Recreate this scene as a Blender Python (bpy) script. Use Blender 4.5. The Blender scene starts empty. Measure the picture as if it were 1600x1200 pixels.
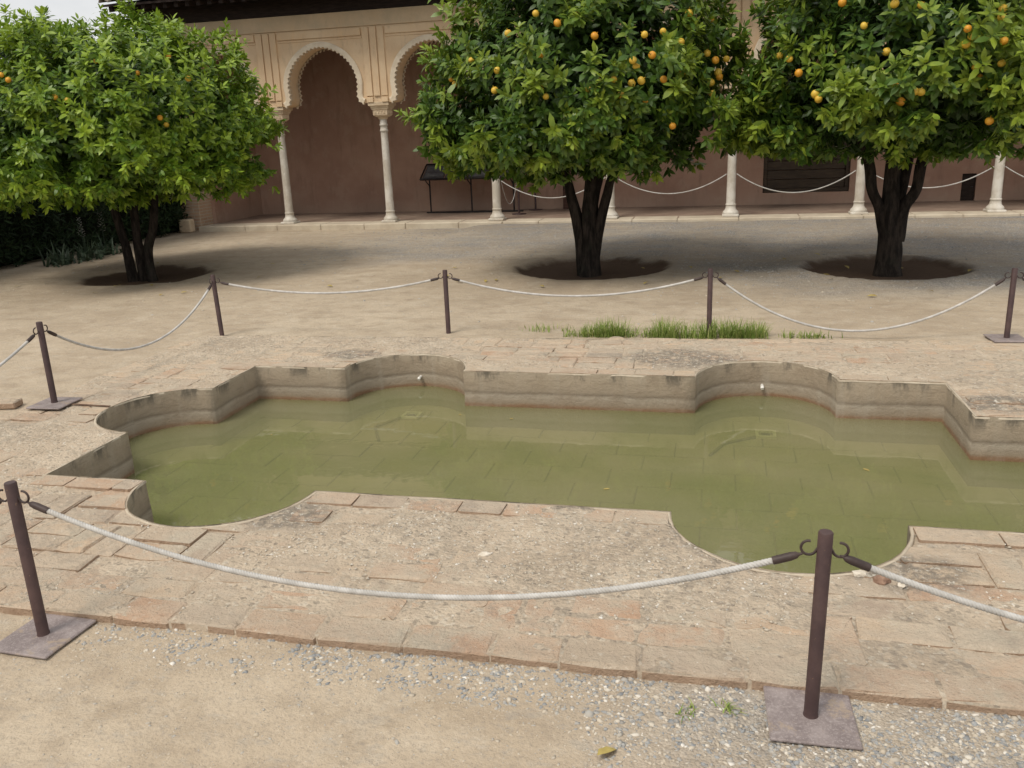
import bpy, bmesh, math, random
import numpy as np
from mathutils import Vector, Matrix, noise
from mathutils.geometry import delaunay_2d_cdt

random.seed(7)
rng = np.random.default_rng(11)
SC = bpy.context.scene
COL = SC.collection
PI = math.pi

# ------------------------------------------------------------------ camera
H_CAM = 1.75
F_ = Vector((-0.2271724, 0.93318651, -0.27848812))
R_ = Vector((0.97348656, 0.22546418, -0.03859822))
U_ = Vector((-0.02676976, 0.2798729, 0.95966377))
FPX = 1356.88
cd = bpy.data.cameras.new('camera')
cam = bpy.data.objects.new('camera', cd)
COL.objects.link(cam)
cd.sensor_width = 36.0
cd.lens = 36.0 * FPX / 1600.0
cd.clip_start = 0.05
cd.clip_end = 3000
cam.matrix_world = Matrix(((R_.x, U_.x, -F_.x, 0), (R_.y, U_.y, -F_.y, 0), (R_.z, U_.z, -F_.z, H_CAM), (0, 0, 0, 1)))
SC.camera = cam

# ------------------------------------------------------------------ light
SUN_EL, SUN_AZ = math.radians(56), math.radians(211)      # azimuth clockwise from +Y
world = bpy.data.worlds.new('World')
SC.world = world
world.use_nodes = True
wn, wl = world.node_tree.nodes, world.node_tree.links
wn.clear()
w_out = wn.new('ShaderNodeOutputWorld')
w_bg = wn.new('ShaderNodeBackground')
w_bg.inputs['Strength'].default_value = 0.078
w_sky = wn.new('ShaderNodeTexSky')
w_sky.sky_type = 'NISHITA'
w_sky.sun_disc = False
w_sky.sun_elevation = SUN_EL
w_sky.sun_rotation = SUN_AZ
w_tc = wn.new('ShaderNodeTexCoord')
w_map = wn.new('ShaderNodeMapping')
w_map.inputs['Scale'].default_value = (1.0, 1.0, 2.2)
w_no = wn.new('ShaderNodeTexNoise')
w_no.inputs['Scale'].default_value = 2.6
w_no.inputs['Detail'].default_value = 7
w_no.inputs['Roughness'].default_value = 0.55
w_ra = wn.new('ShaderNodeValToRGB')
w_ra.color_ramp.elements[0].position = 0.30
w_ra.color_ramp.elements[0].color = (0.6, 0.6, 0.6, 1)
w_ra.color_ramp.elements[1].position = 0.56
w_ra.color_ramp.elements[1].color = (1, 1, 1, 1)
w_mix = wn.new('ShaderNodeMixRGB')
w_mix.inputs[2].default_value = (13.2, 13.2, 13.2, 1)       # bright overcast cloud
wl.new(w_tc.outputs['Generated'], w_map.inputs['Vector'])
wl.new(w_map.outputs['Vector'], w_no.inputs['Vector'])
wl.new(w_no.outputs['Fac'], w_ra.inputs['Fac'])
wl.new(w_ra.outputs['Color'], w_mix.inputs[0])
wl.new(w_sky.outputs['Color'], w_mix.inputs[1])
wl.new(w_mix.outputs['Color'], w_bg.inputs['Color'])
wl.new(w_bg.outputs['Background'], w_out.inputs['Surface'])

sd = bpy.data.lights.new('sun', 'SUN')
sd.energy = 3.0
sd.angle = math.radians(22)
sd.color = (1.0, 0.93, 0.82)
sun = bpy.data.objects.new('sun', sd)
COL.objects.link(sun)
to_sun = Vector((math.sin(SUN_AZ) * math.cos(SUN_EL), math.cos(SUN_AZ) * math.cos(SUN_EL), math.sin(SUN_EL)))
sun.rotation_euler = (-to_sun).to_track_quat('-Z', 'Y').to_euler()
sun.location = to_sun * 40

SC.view_settings.view_transform = 'Standard'
SC.view_settings.look = 'None'
SC.view_settings.gamma = 1.0
SC.view_settings.use_curve_mapping = False
SC.view_settings.exposure = -0.22
SC.render.engine = 'CYCLES'
SC.cycles.use_denoising = True
SC.cycles.max_bounces = 5
SC.cycles.diffuse_bounces = 3
SC.cycles.glossy_bounces = 2
SC.cycles.transmission_bounces = 2
SC.cycles.transparent_max_bounces = 6
SC.cycles.use_adaptive_sampling = True
SC.cycles.adaptive_threshold = 0.02

# ------------------------------------------------------------------ helpers: tags, meshes
def tag(o, label=None, cat=None, group=None, kind=None):
    if label: o['label'] = label
    if cat: o['category'] = cat
    if group: o['group'] = group
    if kind: o['kind'] = kind
    return o

def empty(name, loc=(0, 0, 0), rz=0.0, parent=None):
    o = bpy.data.objects.new(name, None)
    COL.objects.link(o)
    o.empty_display_size = 0.2
    o.location = loc
    o.rotation_euler = (0, 0, rz)
    if parent: o.parent = parent
    return o

def link(name, me, mat, parent=None, loc=None):
    o = bpy.data.objects.new(name, me)
    COL.objects.link(o)
    if mat is not None and len(me.materials) == 0: me.materials.append(mat)
    if parent is not None: o.parent = parent
    if loc is not None: o.location = loc
    return o

class MB:
    """collects vertices and faces for ONE mesh"""
    def __init__(s): s.v, s.f, s.sm = [], [], []
    def add(s, vs, fs, smooth=False):
        b = len(s.v)
        s.v += [tuple(v) for v in vs]
        for f in fs:
            s.f.append(tuple(i + b for i in f)); s.sm.append(smooth)
        return s
    def box(s, x0, x1, y0, y1, z0, z1, bev=0.0):
        if bev <= 0:
            vs = [(x, y, z) for z in (z0, z1) for y in (y0, y1) for x in (x0, x1)]
            return s.add(vs, [(0, 2, 3, 1), (4, 5, 7, 6), (0, 1, 5, 4), (1, 3, 7, 5), (3, 2, 6, 7), (2, 0, 4, 6)])
        bm = bmesh.new()
        bmesh.ops.create_cube(bm, size=1)
        for v in bm.verts:
            v.co = ((x0 + x1) / 2 + v.co.x * (x1 - x0), (y0 + y1) / 2 + v.co.y * (y1 - y0), (z0 + z1) / 2 + v.co.z * (z1 - z0))
        bmesh.ops.bevel(bm, geom=bm.edges[:], offset=bev, segments=1, affect='EDGES', profile=0.5)
        s.bm(bm)
        bm.free()
        return s
    def bm(s, bm, smooth=False):
        bm.verts.index_update()
        return s.add([v.co[:] for v in bm.verts], [[v.index for v in f.verts] for f in bm.faces], smooth)
    def tube(s, pts, rad, n=8, cap=True, smooth=True, wob=0.0, seed=0.0):
        pts = [Vector(p) for p in pts]
        if not hasattr(rad, '__len__'): rad = [rad] * len(pts)
        ref = None
        vs = []
        for i, p in enumerate(pts):
            t = (pts[min(i + 1, len(pts) - 1)] - pts[max(i - 1, 0)]).normalized()
            if ref is None:
                ref = Vector((1, 0, 0)) if abs(t.x) < 0.9 else Vector((0, 1, 0))
            u = (ref - t * ref.dot(t)).normalized()
            w = t.cross(u)
            ref = u
            for k in range(n):
                a = 2 * PI * k / n
                r = rad[i]
                if wob:
                    r *= 1 + wob * noise.noise(Vector((math.cos(a) * 1.3 + seed, math.sin(a) * 1.3, p.z * 2.5 + seed)))
                vs.append(p + u * math.cos(a) * r + w * math.sin(a) * r)
        fs = []
        for i in range(len(pts) - 1):
            for k in range(n):
                a, b = i * n + k, i * n + (k + 1) % n
                fs.append((a, b, b + n, a + n))
        s.add(vs, fs, smooth)
        if cap:
            L = len(pts) - 1
            s.add(vs[:n], [tuple(reversed(range(n)))]); s.add(vs[L * n:], [tuple(range(n))])
        return s
    def lathe(s, prof, n=20, c=(0, 0, 0), smooth=True):
        vs, fs = [], []
        for (r, z) in prof:
            for k in range(n):
                a = 2 * PI * k / n
                vs.append((c[0] + r * math.cos(a), c[1] + r * math.sin(a), c[2] + z))
        for i in range(len(prof) - 1):
            for k in range(n):
                a, b = i * n + k, i * n + (k + 1) % n
                fs.append((a, b, b + n, a + n))
        s.add(vs, fs, smooth)
        s.add(vs[-n:], [tuple(range(n))]); s.add(vs[:n], [tuple(reversed(range(n)))])
        return s
    def mesh(s, name):
        me = bpy.data.meshes.new(name)
        me.from_pydata(s.v, [], s.f)
        me.polygons.foreach_set('use_smooth', s.sm)
        me.update()
        return me
    def build(s, name, mat, parent=None, loc=None):
        return link(name, s.mesh(name), mat, parent, loc)

def np_mesh(name, V, F, attr=None, smooth=False):
    """V (n,3), F (m,3|4) -> mesh; attr: (name, per-vertex float)"""
    me = bpy.data.meshes.new(name)
    V = np.ascontiguousarray(V, np.float32); F = np.ascontiguousarray(F, np.int32)
    k = F.shape[1]
    me.vertices.add(len(V)); me.vertices.foreach_set('co', V.ravel())
    me.loops.add(F.size); me.loops.foreach_set('vertex_index', F.ravel())
    me.polygons.add(len(F))
    me.polygons.foreach_set('loop_start', np.arange(0, F.size, k, dtype=np.int32))
    me.polygons.foreach_set('loop_total', np.full(len(F), k, np.int32))
    if smooth: me.polygons.foreach_set('use_smooth', np.ones(len(F), bool))
    if attr:
        a = me.attributes.new(attr[0], 'FLOAT', 'POINT')
        a.data.foreach_set('value', np.ascontiguousarray(attr[1], np.float32))
    me.update(calc_edges=True)
    return me

def inside(poly, pts):
    """vectorised point in polygon"""
    poly = np.asarray(poly, float); pts = np.asarray(pts, float)
    x, y = pts[:, 0], pts[:, 1]
    res = np.zeros(len(pts), bool)
    x1, y1 = poly[:, 0], poly[:, 1]
    x2, y2 = np.roll(x1, -1), np.roll(y1, -1)
    if len(pts) <= 64:
        dy = np.where(y2 == y1, 1e-12, y2 - y1)
        cond = (y1[None] > y[:, None]) != (y2[None] > y[:, None])
        return (cond & (x[:, None] < (x2 - x1)[None] * (y[:, None] - y1[None]) / dy[None] + x1[None])).sum(1) % 2 == 1
    for a, b, c, d in zip(x1, y1, x2, y2):
        if b == d: continue
        cond = (b > y) != (d > y)
        res ^= cond & (x < (c - a) * (y - b) / (d - b) + a)
    return res

def offset_poly(poly, d):
    """outward offset of a CCW polygon with mitred corners"""
    P = np.asarray(poly, float)
    e = np.roll(P, -1, 0) - P
    e /= np.linalg.norm(e, axis=1)[:, None]
    n = np.stack([e[:, 1], -e[:, 0]], 1)
    n0 = np.roll(n, 1, 0)
    m = n + n0
    m /= np.maximum(1e-6, (m * n).sum(1))[:, None]
    L = np.linalg.norm(m, axis=1)
    m *= np.minimum(1, 2.0 / L)[:, None]
    return P + m * d

def fill2d(outer, holes=(), extra=None):
    """constrained Delaunay fill -> points, triangles inside outer and outside the holes"""
    vs, es = [], []
    for poly in [outer] + list(holes):
        b = len(vs); n = len(poly)
        vs += [Vector((float(p[0]), float(p[1]))) for p in poly]
        es += [(b + i, b + (i + 1) % n) for i in range(n)]
    if extra is not None: vs += [Vector((float(p[0]), float(p[1]))) for p in extra]
    V, _, Fc, _, _, _ = delaunay_2d_cdt(vs, es, [], 0, 1e-6)
    V = np.array([v[:] for v in V]); Fc = np.array([f[:] for f in Fc])
    c = V[Fc].mean(1)
    ok = inside(outer, c)
    for h in holes: ok &= ~inside(h, c)
    return V, Fc[ok]

def bound_edges(Fc):
    cnt = {}
    for f in Fc:
        for i in range(3):
            a, b = int(f[i]), int(f[(i + 1) % 3])
            if (b, a) in cnt: del cnt[(b, a)]
            else: cnt[(a, b)] = 1
    return list(cnt)

def sm(a, b, x):
    t = np.clip((x - a) / (b - a), 0, 1)
    return t * t * (3 - 2 * t)

def fbm(x, y, z=0.0, o=4):
    return noise.fractal(Vector((x, y, z)), 1.0, 2.0, o, noise_basis='PERLIN_ORIGINAL')

# ------------------------------------------------------------------ helpers: node materials
class NT:
    def __init__(s, name):
        s.m = bpy.data.materials.new(name)
        s.m.use_nodes = True
        s.t = s.m.node_tree
        s.t.nodes.clear()
        s.out = s.n('ShaderNodeOutputMaterial')
        s.geo = s.n('ShaderNodeNewGeometry')
        s.P = s.geo.outputs['Position']
    def n(s, t): return s.t.nodes.new(t)
    def put(s, sock, v):
        if hasattr(v, 'is_linked') or isinstance(v, bpy.types.NodeSocket): s.t.links.new(v, sock)
        elif isinstance(v, (tuple, list)):
            sock.default_value = tuple(v) + (1,) if len(v) == 3 and len(sock.default_value) == 4 else tuple(v)
        else: sock.default_value = v
    def map(s, vec=None, scale=(1, 1, 1), loc=(0, 0, 0), rot=(0, 0, 0)):
        m = s.n('ShaderNodeMapping'); s.put(m.inputs['Vector'], vec or s.P)
        m.inputs['Scale'].default_value = scale; m.inputs['Location'].default_value = loc; m.inputs['Rotation'].default_value = rot
        return m.outputs[0]
    def noise(s, scale, detail=4, rough=0.55, vec=None, dist=0.0):
        m = s.n('ShaderNodeTexNoise'); s.put(m.inputs['Vector'], vec or s.P)
        m.inputs['Scale'].default_value = scale; m.inputs['Detail'].default_value = detail
        m.inputs['Roughness'].default_value = rough; m.inputs['Distortion'].default_value = dist
        return m.outputs['Fac']
    def voro(s, scale, feature='F1', vec=None, out='Distance', rand=1.0):
        m = s.n('ShaderNodeTexVoronoi'); m.feature = feature; s.put(m.inputs['Vector'], vec or s.P)
        m.inputs['Scale'].default_value = scale; m.inputs['Randomness'].default_value = rand
        return m.outputs[out]
    def ramp(s, fac, stops):
        m = s.n('ShaderNodeValToRGB'); s.put(m.inputs[0], fac)
        e = m.color_ramp.elements
        while len(e) < len(stops): e.new(0.5)
        for i, (p, c) in enumerate(stops):
            e[i].position = p
            e[i].color = (c, c, c, 1) if not hasattr(c, '__len__') else tuple(c) + (1,)
        return m.outputs[0]
    def mix(s, fac, a, b, blend='MIX'):
        m = s.n('ShaderNodeMixRGB'); m.blend_type = blend
        s.put(m.inputs[0], fac); s.put(m.inputs[1], a); s.put(m.inputs[2], b)
        return m.outputs[0]
    def math(s, op, a, b=None, c=None, clamp=False):
        m = s.n('ShaderNodeMath'); m.operation = op; m.use_clamp = clamp
        s.put(m.inputs[0], a)
        if b is not None: s.put(m.inputs[1], b)
        if c is not None: s.put(m.inputs[2], c)
        return m.outputs[0]
    def range(s, v, a, b, c=0.0, d=1.0):
        m = s.n('ShaderNodeMapRange'); m.interpolation_type = 'SMOOTHSTEP'
        s.put(m.inputs[0], v)
        for i, q in enumerate((a, b, c, d)): m.inputs[i + 1].default_value = q
        return m.outputs[0]
    def xyz(s, vec=None):
        m = s.n('ShaderNodeSeparateXYZ'); s.put(m.inputs[0], vec or s.P)
        return m.outputs
    def bump(s, h, strength=0.5, dist=0.01, normal=None):
        m = s.n('ShaderNodeBump'); s.put(m.inputs['Height'], h)
        m.inputs['Strength'].default_value = strength; m.inputs['Distance'].default_value = dist
        if normal is not None: s.put(m.inputs['Normal'], normal)
        return m.outputs[0]
    def attr(s, name, out='Fac'):
        m = s.n('ShaderNodeAttribute'); m.attribute_name = name
        return m.outputs[out]
    def rand(s):
        return s.n('ShaderNodeObjectInfo').outputs['Random']
    def bsdf(s, col, rough=0.8, normal=None, spec=0.3, metal=0.0):
        m = s.n('ShaderNodeBsdfPrincipled')
        s.put(m.inputs['Base Color'], col); s.put(m.inputs['Roughness'], rough)
        s.put(m.inputs['Specular IOR Level'], spec); m.inputs['Metallic'].default_value = metal
        if normal is not None: s.put(m.inputs['Normal'], normal)
        return m.outputs[0]
    def done(s, sh):
        s.t.links.new(sh, s.out.inputs['Surface'])
        return s.m

M = {}
PITS = [(-7.96, 10.85, 0.95), (-1.62, 11.35, 1.05), (1.98, 11.3, 1.0)]

def mat_ground():
    t = NT('sandy_ground')
    X, Y, Z = t.xyz()
    n1, n2, n3 = t.noise(0.45, 5), t.noise(5, 6, 0.65), t.noise(70, 3, 0.7)
    n4 = t.noise(1.6, 6, 0.7, vec=t.map(scale=(1, 2.2, 1)))
    c = t.mix(t.range(n1, .35, .65), (.41, .33, .24), (.50, .415, .31))
    c = t.mix(t.range(n4, .48, .68, 0, .62), c, (.335, .262, .185))
    c = t.mix(t.range(n2, .45, .72, 0, .7), c, (.345, .275, .20))
    c = t.mix(t.range(t.noise(11, 6, .75, vec=t.map(scale=(1, 1.6, 1), loc=(3, 8, 0))), .52, .66, 0, .45), c, (.36, .325, .275))
    c = t.mix(t.range(t.noise(2.8, 5, .7, vec=t.map(loc=(13, 8, 0))), .50, .68, 0, .4), c, (.56, .485, .38))
    c = t.mix(t.range(n3, .50, .72, 0, .55), c, (.28, .24, .20))
    c = t.mix(t.range(n3, .45, .25, 0, .35), c, (.60, .53, .43))
    # grey gravel strewn in front of the arcade and round the right-hand tree
    w = t.math('MULTIPLY', t.math('SUBTRACT', t.noise(0.55, 4), .5), 4.5)
    far = t.range(t.math('ADD', Y, w), 11.6, 13.2)
    near_x = t.range(t.math('ADD', X, w), -7.5, -4.0)
    g1 = t.math('MULTIPLY', far, near_x)
    g2 = t.math('MULTIPLY', t.range(t.math('ADD', Y, t.math('MULTIPLY', w, .5)), 9.0, 10.2), t.range(t.math('ADD', X, w), -1.4, .6))
    g3 = t.math('MULTIPLY', t.range(t.math('ADD', Y, t.math('MULTIPLY', w, .1)), 2.72, 2.5), t.range(t.math('ADD', X, t.math('MULTIPLY', w, .4)), -.7, .2))
    g = t.math('MAXIMUM', t.math('MAXIMUM', g1, g2), t.math('MULTIPLY', g3, .6))
    vc = t.voro(95, out='Color')
    gv = t.ramp(t.xyz(vc)[0], [(0, (.15, .155, .16)), (.4, (.25, .25, .25)), (.75, (.33, .32, .30)), (1, (.50, .48, .45))])
    gv = t.mix(t.range(t.noise(2.2, 5, .7), .42, .62, 0, .45), gv, c)
    c = t.mix(t.math('MULTIPLY', g, t.range(t.noise(1.1, 6, .7, vec=t.map(scale=(.6, 1.4, 1), loc=(5, 1, 0))), .35, .65, .35, .85)), c, gv)
    # dark damp soil of the tree pits
    pit = None
    pn = t.math('MULTIPLY', t.math('SUBTRACT', t.noise(2.5, 4), .5), .35)
    for (px, py, r) in PITS:
        dx, dy = t.math('SUBTRACT', X, px), t.math('SUBTRACT', Y, py)
        d = t.math('SQRT', t.math('ADD', t.math('MULTIPLY', dx, dx), t.math('MULTIPLY', dy, dy)))
        d = t.math('ADD', d, pn)
        k = t.range(d, r * 1.02, r * .86)
        pit = k if pit is None else t.math('MAXIMUM', pit, k)
    soil = t.mix(t.noise(14, 5, .7), (.075, .050, .036), (.14, .095, .066))
    c = t.mix(pit, c, soil)
    h = t.math('ADD', t.math('MULTIPLY', t.noise(22, 6, .7), .6), t.math('MULTIPLY', n3, .4))
    h = t.math('ADD', h, t.math('MULTIPLY', t.noise(4.5, 5, .65), 1.6))
    h = t.math('ADD', h, t.math('MULTIPLY', t.voro(95), t.math('MULTIPLY', g, -.8)))
    return t.done(t.bsdf(c, .95, t.bump(h, .9, .016), .12))

def mat_brick(side=False):
    t = NT('worn_brick')
    r = t.rand()
    X, Y, Z = t.xyz()
    c = t.ramp(r, [(0, (.48, .315, .215)), (.2, (.52, .375, .265)), (.42, (.47, .385, .295)), (.6, (.56, .43, .305)), (.8, (.50, .345, .24)), (1, (.40, .335, .265))])
    c = t.mix(t.range(t.noise(7, 5, .65), .42, .68, 0, .7), c, (.54, .45, .345))
    c = t.mix(t.range(t.noise(3.1, 6, .7, vec=t.map(loc=(7, 3, 0))), .48, .62, 0, .9), c, (.49, .425, .33))
    grey = t.math('MULTIPLY', t.range(t.noise(1.3, 4, .6, vec=t.map(loc=(2, 9, 1))), .47, .66), t.range(t.noise(24, 5, .75), .42, .60))
    c = t.mix(t.math('MULTIPLY', grey, .55), c, (.27, .24, .20))
    lime = t.range(t.noise(30, 6, .75, vec=t.map(loc=(1, 5, 2))), .57, .68, 0, .75)
    c = t.mix(lime, c, (.66, .60, .50))
    spk = t.range(t.noise(110, 3, .7), .58, .74, 0, .6)
    c = t.mix(spk, c, (.19, .155, .125))
    dust = t.range(t.noise(4.2, 7, .75, vec=t.map(loc=(11, 2, 4))), .40, .60, 0, .62)
    c = t.mix(dust, c, t.mix(t.noise(16, 5, .7), (.46, .375, .285), (.58, .48, .37)))
    ell = None
    X, Y, Z = t.xyz()
    en = t.math('MULTIPLY', t.noise(5, 4, .7), .9)
    for (ex, ey, rx, ry) in ((-.25, 6.72, .62, .36), (-2.02, 3.52, .30, .20), (.78, 3.40, .30, .22), (-3.0, 6.62, .32, .22), (1.75, 5.75, .35, .25)):
        dx = t.math('DIVIDE', t.math('SUBTRACT', X, ex), rx); dy = t.math('DIVIDE', t.math('SUBTRACT', Y, ey), ry)
        k = t.range(t.math('ADD', t.math('SQRT', t.math('ADD', t.math('MULTIPLY', dx, dx), t.math('MULTIPLY', dy, dy))), en), 1.45, .95)
        ell = k if ell is None else t.math('MAXIMUM', ell, k)
    ell = t.math('MULTIPLY', ell, t.range(t.noise(16, 6, .75), .36, .56))
    c = t.mix(t.math('MULTIPLY', ell, .75), c, (.17, .152, .128))
    c = t.mix(t.math('MULTIPLY', ell, t.range(t.noise(33, 5, .7, vec=t.map(loc=(4, 4, 4))), .56, .64)), c, (.66, .62, .54))
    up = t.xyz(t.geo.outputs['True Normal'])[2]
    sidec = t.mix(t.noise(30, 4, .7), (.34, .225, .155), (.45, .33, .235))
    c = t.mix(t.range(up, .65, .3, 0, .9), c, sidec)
    h = t.math('ADD', t.math('MULTIPLY', t.noise(18, 6, .72), .8), t.math('MULTIPLY', t.noise(90, 4, .7), .35))
    h = t.math('ADD', h, t.math('MULTIPLY', t.noise(7, 6, .7), 1.3))
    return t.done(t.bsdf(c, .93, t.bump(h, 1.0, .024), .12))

def mat_mortar():
    t = NT('lime_mortar')
    c = t.mix(t.range(t.noise(2.2, 6, .7), .38, .62), (.47, .38, .285), (.56, .465, .355))
    c = t.mix(t.range(t.noise(9, 6, .7), .45, .7, 0, .7), c, (.40, .335, .255))
    vc = t.xyz(t.voro(55, out='Color'))[0]
    c = t.mix(t.range(vc, .80, .93, 0, .5), c, (.62, .56, .46))
    c = t.mix(t.range(vc, .12, .03, 0, .6), c, (.24, .205, .165))
    grey = t.math('MULTIPLY', t.range(t.noise(1.5, 4, .6, vec=t.map(loc=(2, 9, 1))), .42, .60), t.range(t.noise(20, 5, .75), .40, .60))
    c = t.mix(t.math('MULTIPLY', grey, .45), c, (.26, .225, .185))
    ell = None
    X, Y, Z = t.xyz()
    en = t.math('MULTIPLY', t.noise(5, 4, .7), .9)
    for (ex, ey, rx, ry) in ((-.25, 6.72, .62, .36), (-2.02, 3.52, .30, .20), (.78, 3.40, .30, .22), (-3.0, 6.62, .32, .22), (1.75, 5.75, .35, .25)):
        dx = t.math('DIVIDE', t.math('SUBTRACT', X, ex), rx); dy = t.math('DIVIDE', t.math('SUBTRACT', Y, ey), ry)
        k = t.range(t.math('ADD', t.math('SQRT', t.math('ADD', t.math('MULTIPLY', dx, dx), t.math('MULTIPLY', dy, dy))), en), 1.45, .95)
        ell = k if ell is None else t.math('MAXIMUM', ell, k)
    ell = t.math('MULTIPLY', ell, t.range(t.noise(16, 6, .75), .36, .56))
    c = t.mix(t.math('MULTIPLY', ell, .75), c, (.17, .152, .128))
    c = t.mix(t.math('MULTIPLY', ell, t.range(t.noise(33, 5, .7, vec=t.map(loc=(4, 4, 4))), .56, .64)), c, (.66, .62, .54))
    h = t.math('ADD', t.math('MULTIPLY', t.noise(26, 6, .75), 1.0), t.math('MULTIPLY', t.voro(60), -.5))
    return t.done(t.bsdf(c, .95, t.bump(h, 1.0, .016), .1))

def mat_pool_wall():
    t = NT('pool_plaster')
    X, Y, Z = t.xyz()
    wob = t.math('MULTIPLY', t.math('SUBTRACT', t.noise(2.4, 7, .65), .5), .055)
    z = t.math('ADD', Z, wob)
    u = t.range(z, -.62, 0)       # only a shape for the ramp below
    zz = t.math('MULTIPLY_ADD', z, 1 / .62, 1.0)
    band = t.ramp(zz, [(.0, (.15, .14, .075)), (.50, (.15, .125, .07)), (.535, (.185, .105, .055)), (.575, (.22, .135, .08)), (.605, (.27, .215, .155)), (.65, (.30, .25, .19)),
                       (.70, (.35, .30, .235)), (.735, (.20, .162, .12)), (.765, (.29, .237, .175)), (.88, (.35, .285, .21)), (1., (.39, .325, .245))])
    streak = t.noise(9, 5, .6, vec=t.map(scale=(1, 1, .12)))
    c = t.mix(t.range(streak, .50, .74, 0, .32), band, (.39, .355, .295), 'MIX')
    c = t.mix(t.range(t.noise(3, 6, .7), .46, .66, 0, .55), c, (.24, .185, .13))
    c = t.mix(t.range(t.noise(14, 5, .7, vec=t.map(scale=(.5, .5, 4))), .5, .68, 0, .45), c, (.21, .165, .12))
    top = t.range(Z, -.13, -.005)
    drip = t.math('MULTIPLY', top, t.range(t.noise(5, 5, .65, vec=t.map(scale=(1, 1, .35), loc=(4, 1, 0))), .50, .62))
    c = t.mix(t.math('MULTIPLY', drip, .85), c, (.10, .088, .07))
    h = t.math('ADD', t.noise(30, 5, .7), t.math('MULTIPLY', t.noise(6, 4), .8))
    return t.done(t.bsdf(c, .85, t.bump(h, .7, .012), .25))

def mat_rim():
    t = NT('lime_rim')
    c = t.mix(t.range(t.noise(8, 5, .7), .4, .65), (.42, .355, .27), (.54, .47, .37))
    c = t.mix(t.range(t.noise(25, 4, .7), .55, .7, 0, .6), c, (.36, .30, .235))
    return t.done(t.bsdf(c, .9, t.bump(t.noise(40, 5, .7), .5, .006), .2))

def mat_water():
    t = NT('murky_water')
    h = t.noise(7, 3, .5)
    b = t.bump(h, .035, .02)
    tr = t.n('ShaderNodeBsdfTransparent'); tr.inputs[0].default_value = (.86, .86, .62, 1)
    di = t.n('ShaderNodeBsdfDiffuse')
    murk = t.mix(t.range(t.noise(.9, 4), .35, .65), (.235, .238, .115), (.295, .278, .16))
    t.put(di.inputs['Color'], murk)
    m1 = t.n('ShaderNodeMixShader'); m1.inputs[0].default_value = .55
    t.t.links.new(tr.outputs[0], m1.inputs[1]); t.t.links.new(di.outputs[0], m1.inputs[2])
    gl = t.n('ShaderNodeBsdfGlossy'); gl.inputs['Roughness'].default_value = .02
    gl.inputs['Color'].default_value = (1, 1, 1, 1)
    t.put(gl.inputs['Normal'], b)
    fr = t.n('ShaderNodeFresnel'); fr.inputs['IOR'].default_value = 1.33
    t.put(fr.inputs['Normal'], b)
    m2 = t.n('ShaderNodeMixShader')
    t.put(m2.inputs[0], fr.outputs[0])
    t.t.links.new(m1.outputs[0], m2.inputs[1]); t.t.links.new(gl.outputs[0], m2.inputs[2])
    return t.done(m2.outputs[0])

def mat_pool_tile():
    t = NT('algae_tile')
    r = t.rand()
    c = t.mix(t.range(t.noise(1.1, 5, .6), .36, .64), (.205, .24, .085), (.285, .28, .135))
    c = t.mix(t.range(t.noise(9, 6, .7), .42, .68, 0, .6), c, (.29, .29, .125))
    c = t.mix(t.range(t.noise(45, 4, .7), .5, .7, 0, .5), c, (.16, .20, .05))
    c = t.mix(t.math('MULTIPLY', r, .35), c, (.22, .25, .08))
    X, Y, Z = t.xyz()
    silt = t.math('MULTIPLY', t.range(t.math('ADD', Y, t.math('MULTIPLY', t.noise(.8, 4), 1.4)), 5.3, 6.5), t.range(t.noise(1.7, 5, .6, dist=.6), .30, .54, .3, 1))
    c = t.mix(t.math('MULTIPLY', silt, .85), c, (.42, .36, .235))
    return t.done(t.bsdf(c, .9, t.bump(t.noise(30, 5), .4, .006), .1))

def mat_simple(name, a, b, scale=6, rough=.85, bs=.3, bd=.006, spec=.25, fine=40, metal=0.0):
    t = NT(name)
    c = t.mix(t.range(t.noise(scale, 5, .65), .36, .66), a, b)
    h = t.math('ADD', t.noise(fine, 5, .7), t.noise(scale, 4))
    return t.done(t.bsdf(c, rough, t.bump(h, bs, bd), spec, metal))

def mat_stucco():
    t = NT('ochre_stucco')
    X, Y, Z = t.xyz()
    c = t.mix(t.range(t.noise(1.2, 6, .65), .36, .66), (.66, .475, .30), (.74, .56, .37))
    c = t.mix(t.range(t.noise(4, 6, .7, vec=t.map(scale=(1, 1, .35))), .5, .72, 0, .6), c, (.74, .51, .285))
    c = t.mix(t.range(t.noise(11, 5, .7, vec=t.map(scale=(1, 1, .3))), .55, .72, 0, .5), c, (.47, .345, .23))
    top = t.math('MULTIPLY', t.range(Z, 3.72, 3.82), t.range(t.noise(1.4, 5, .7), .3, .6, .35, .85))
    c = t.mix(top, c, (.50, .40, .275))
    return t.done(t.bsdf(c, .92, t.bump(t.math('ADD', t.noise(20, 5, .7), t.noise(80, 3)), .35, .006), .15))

def mat_plaster():
    t = NT('pink_plaster')
    X, Y, Z = t.xyz()
    c = t.mix(t.range(t.noise(.8, 6, .65), .36, .66), (.37, .228, .17), (.45, .295, .222))
    c = t.mix(t.range(t.noise(2.6, 6, .7, vec=t.map(loc=(3, 1, 5))), .54, .60, 0, .45), c, (.44, .31, .235))
    c = t.mix(t.range(t.noise(6, 5, .7, vec=t.map(scale=(1, 1, .2))), .5, .72, 0, .5), c, (.25, .155, .118))
    foot_tan = t.math('MULTIPLY', t.range(t.math('ADD', Z, t.math('MULTIPLY', t.noise(1.7, 5), .6)), .85, .35), .55)  # blends in a paler tan towards the wall foot
    c = t.mix(foot_tan, c, (.42, .31, .24))
    return t.done(t.bsdf(c, .92, t.bump(t.math('ADD', t.noise(20, 5, .7), t.noise(3, 4)), .35, .012), .12))

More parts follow.
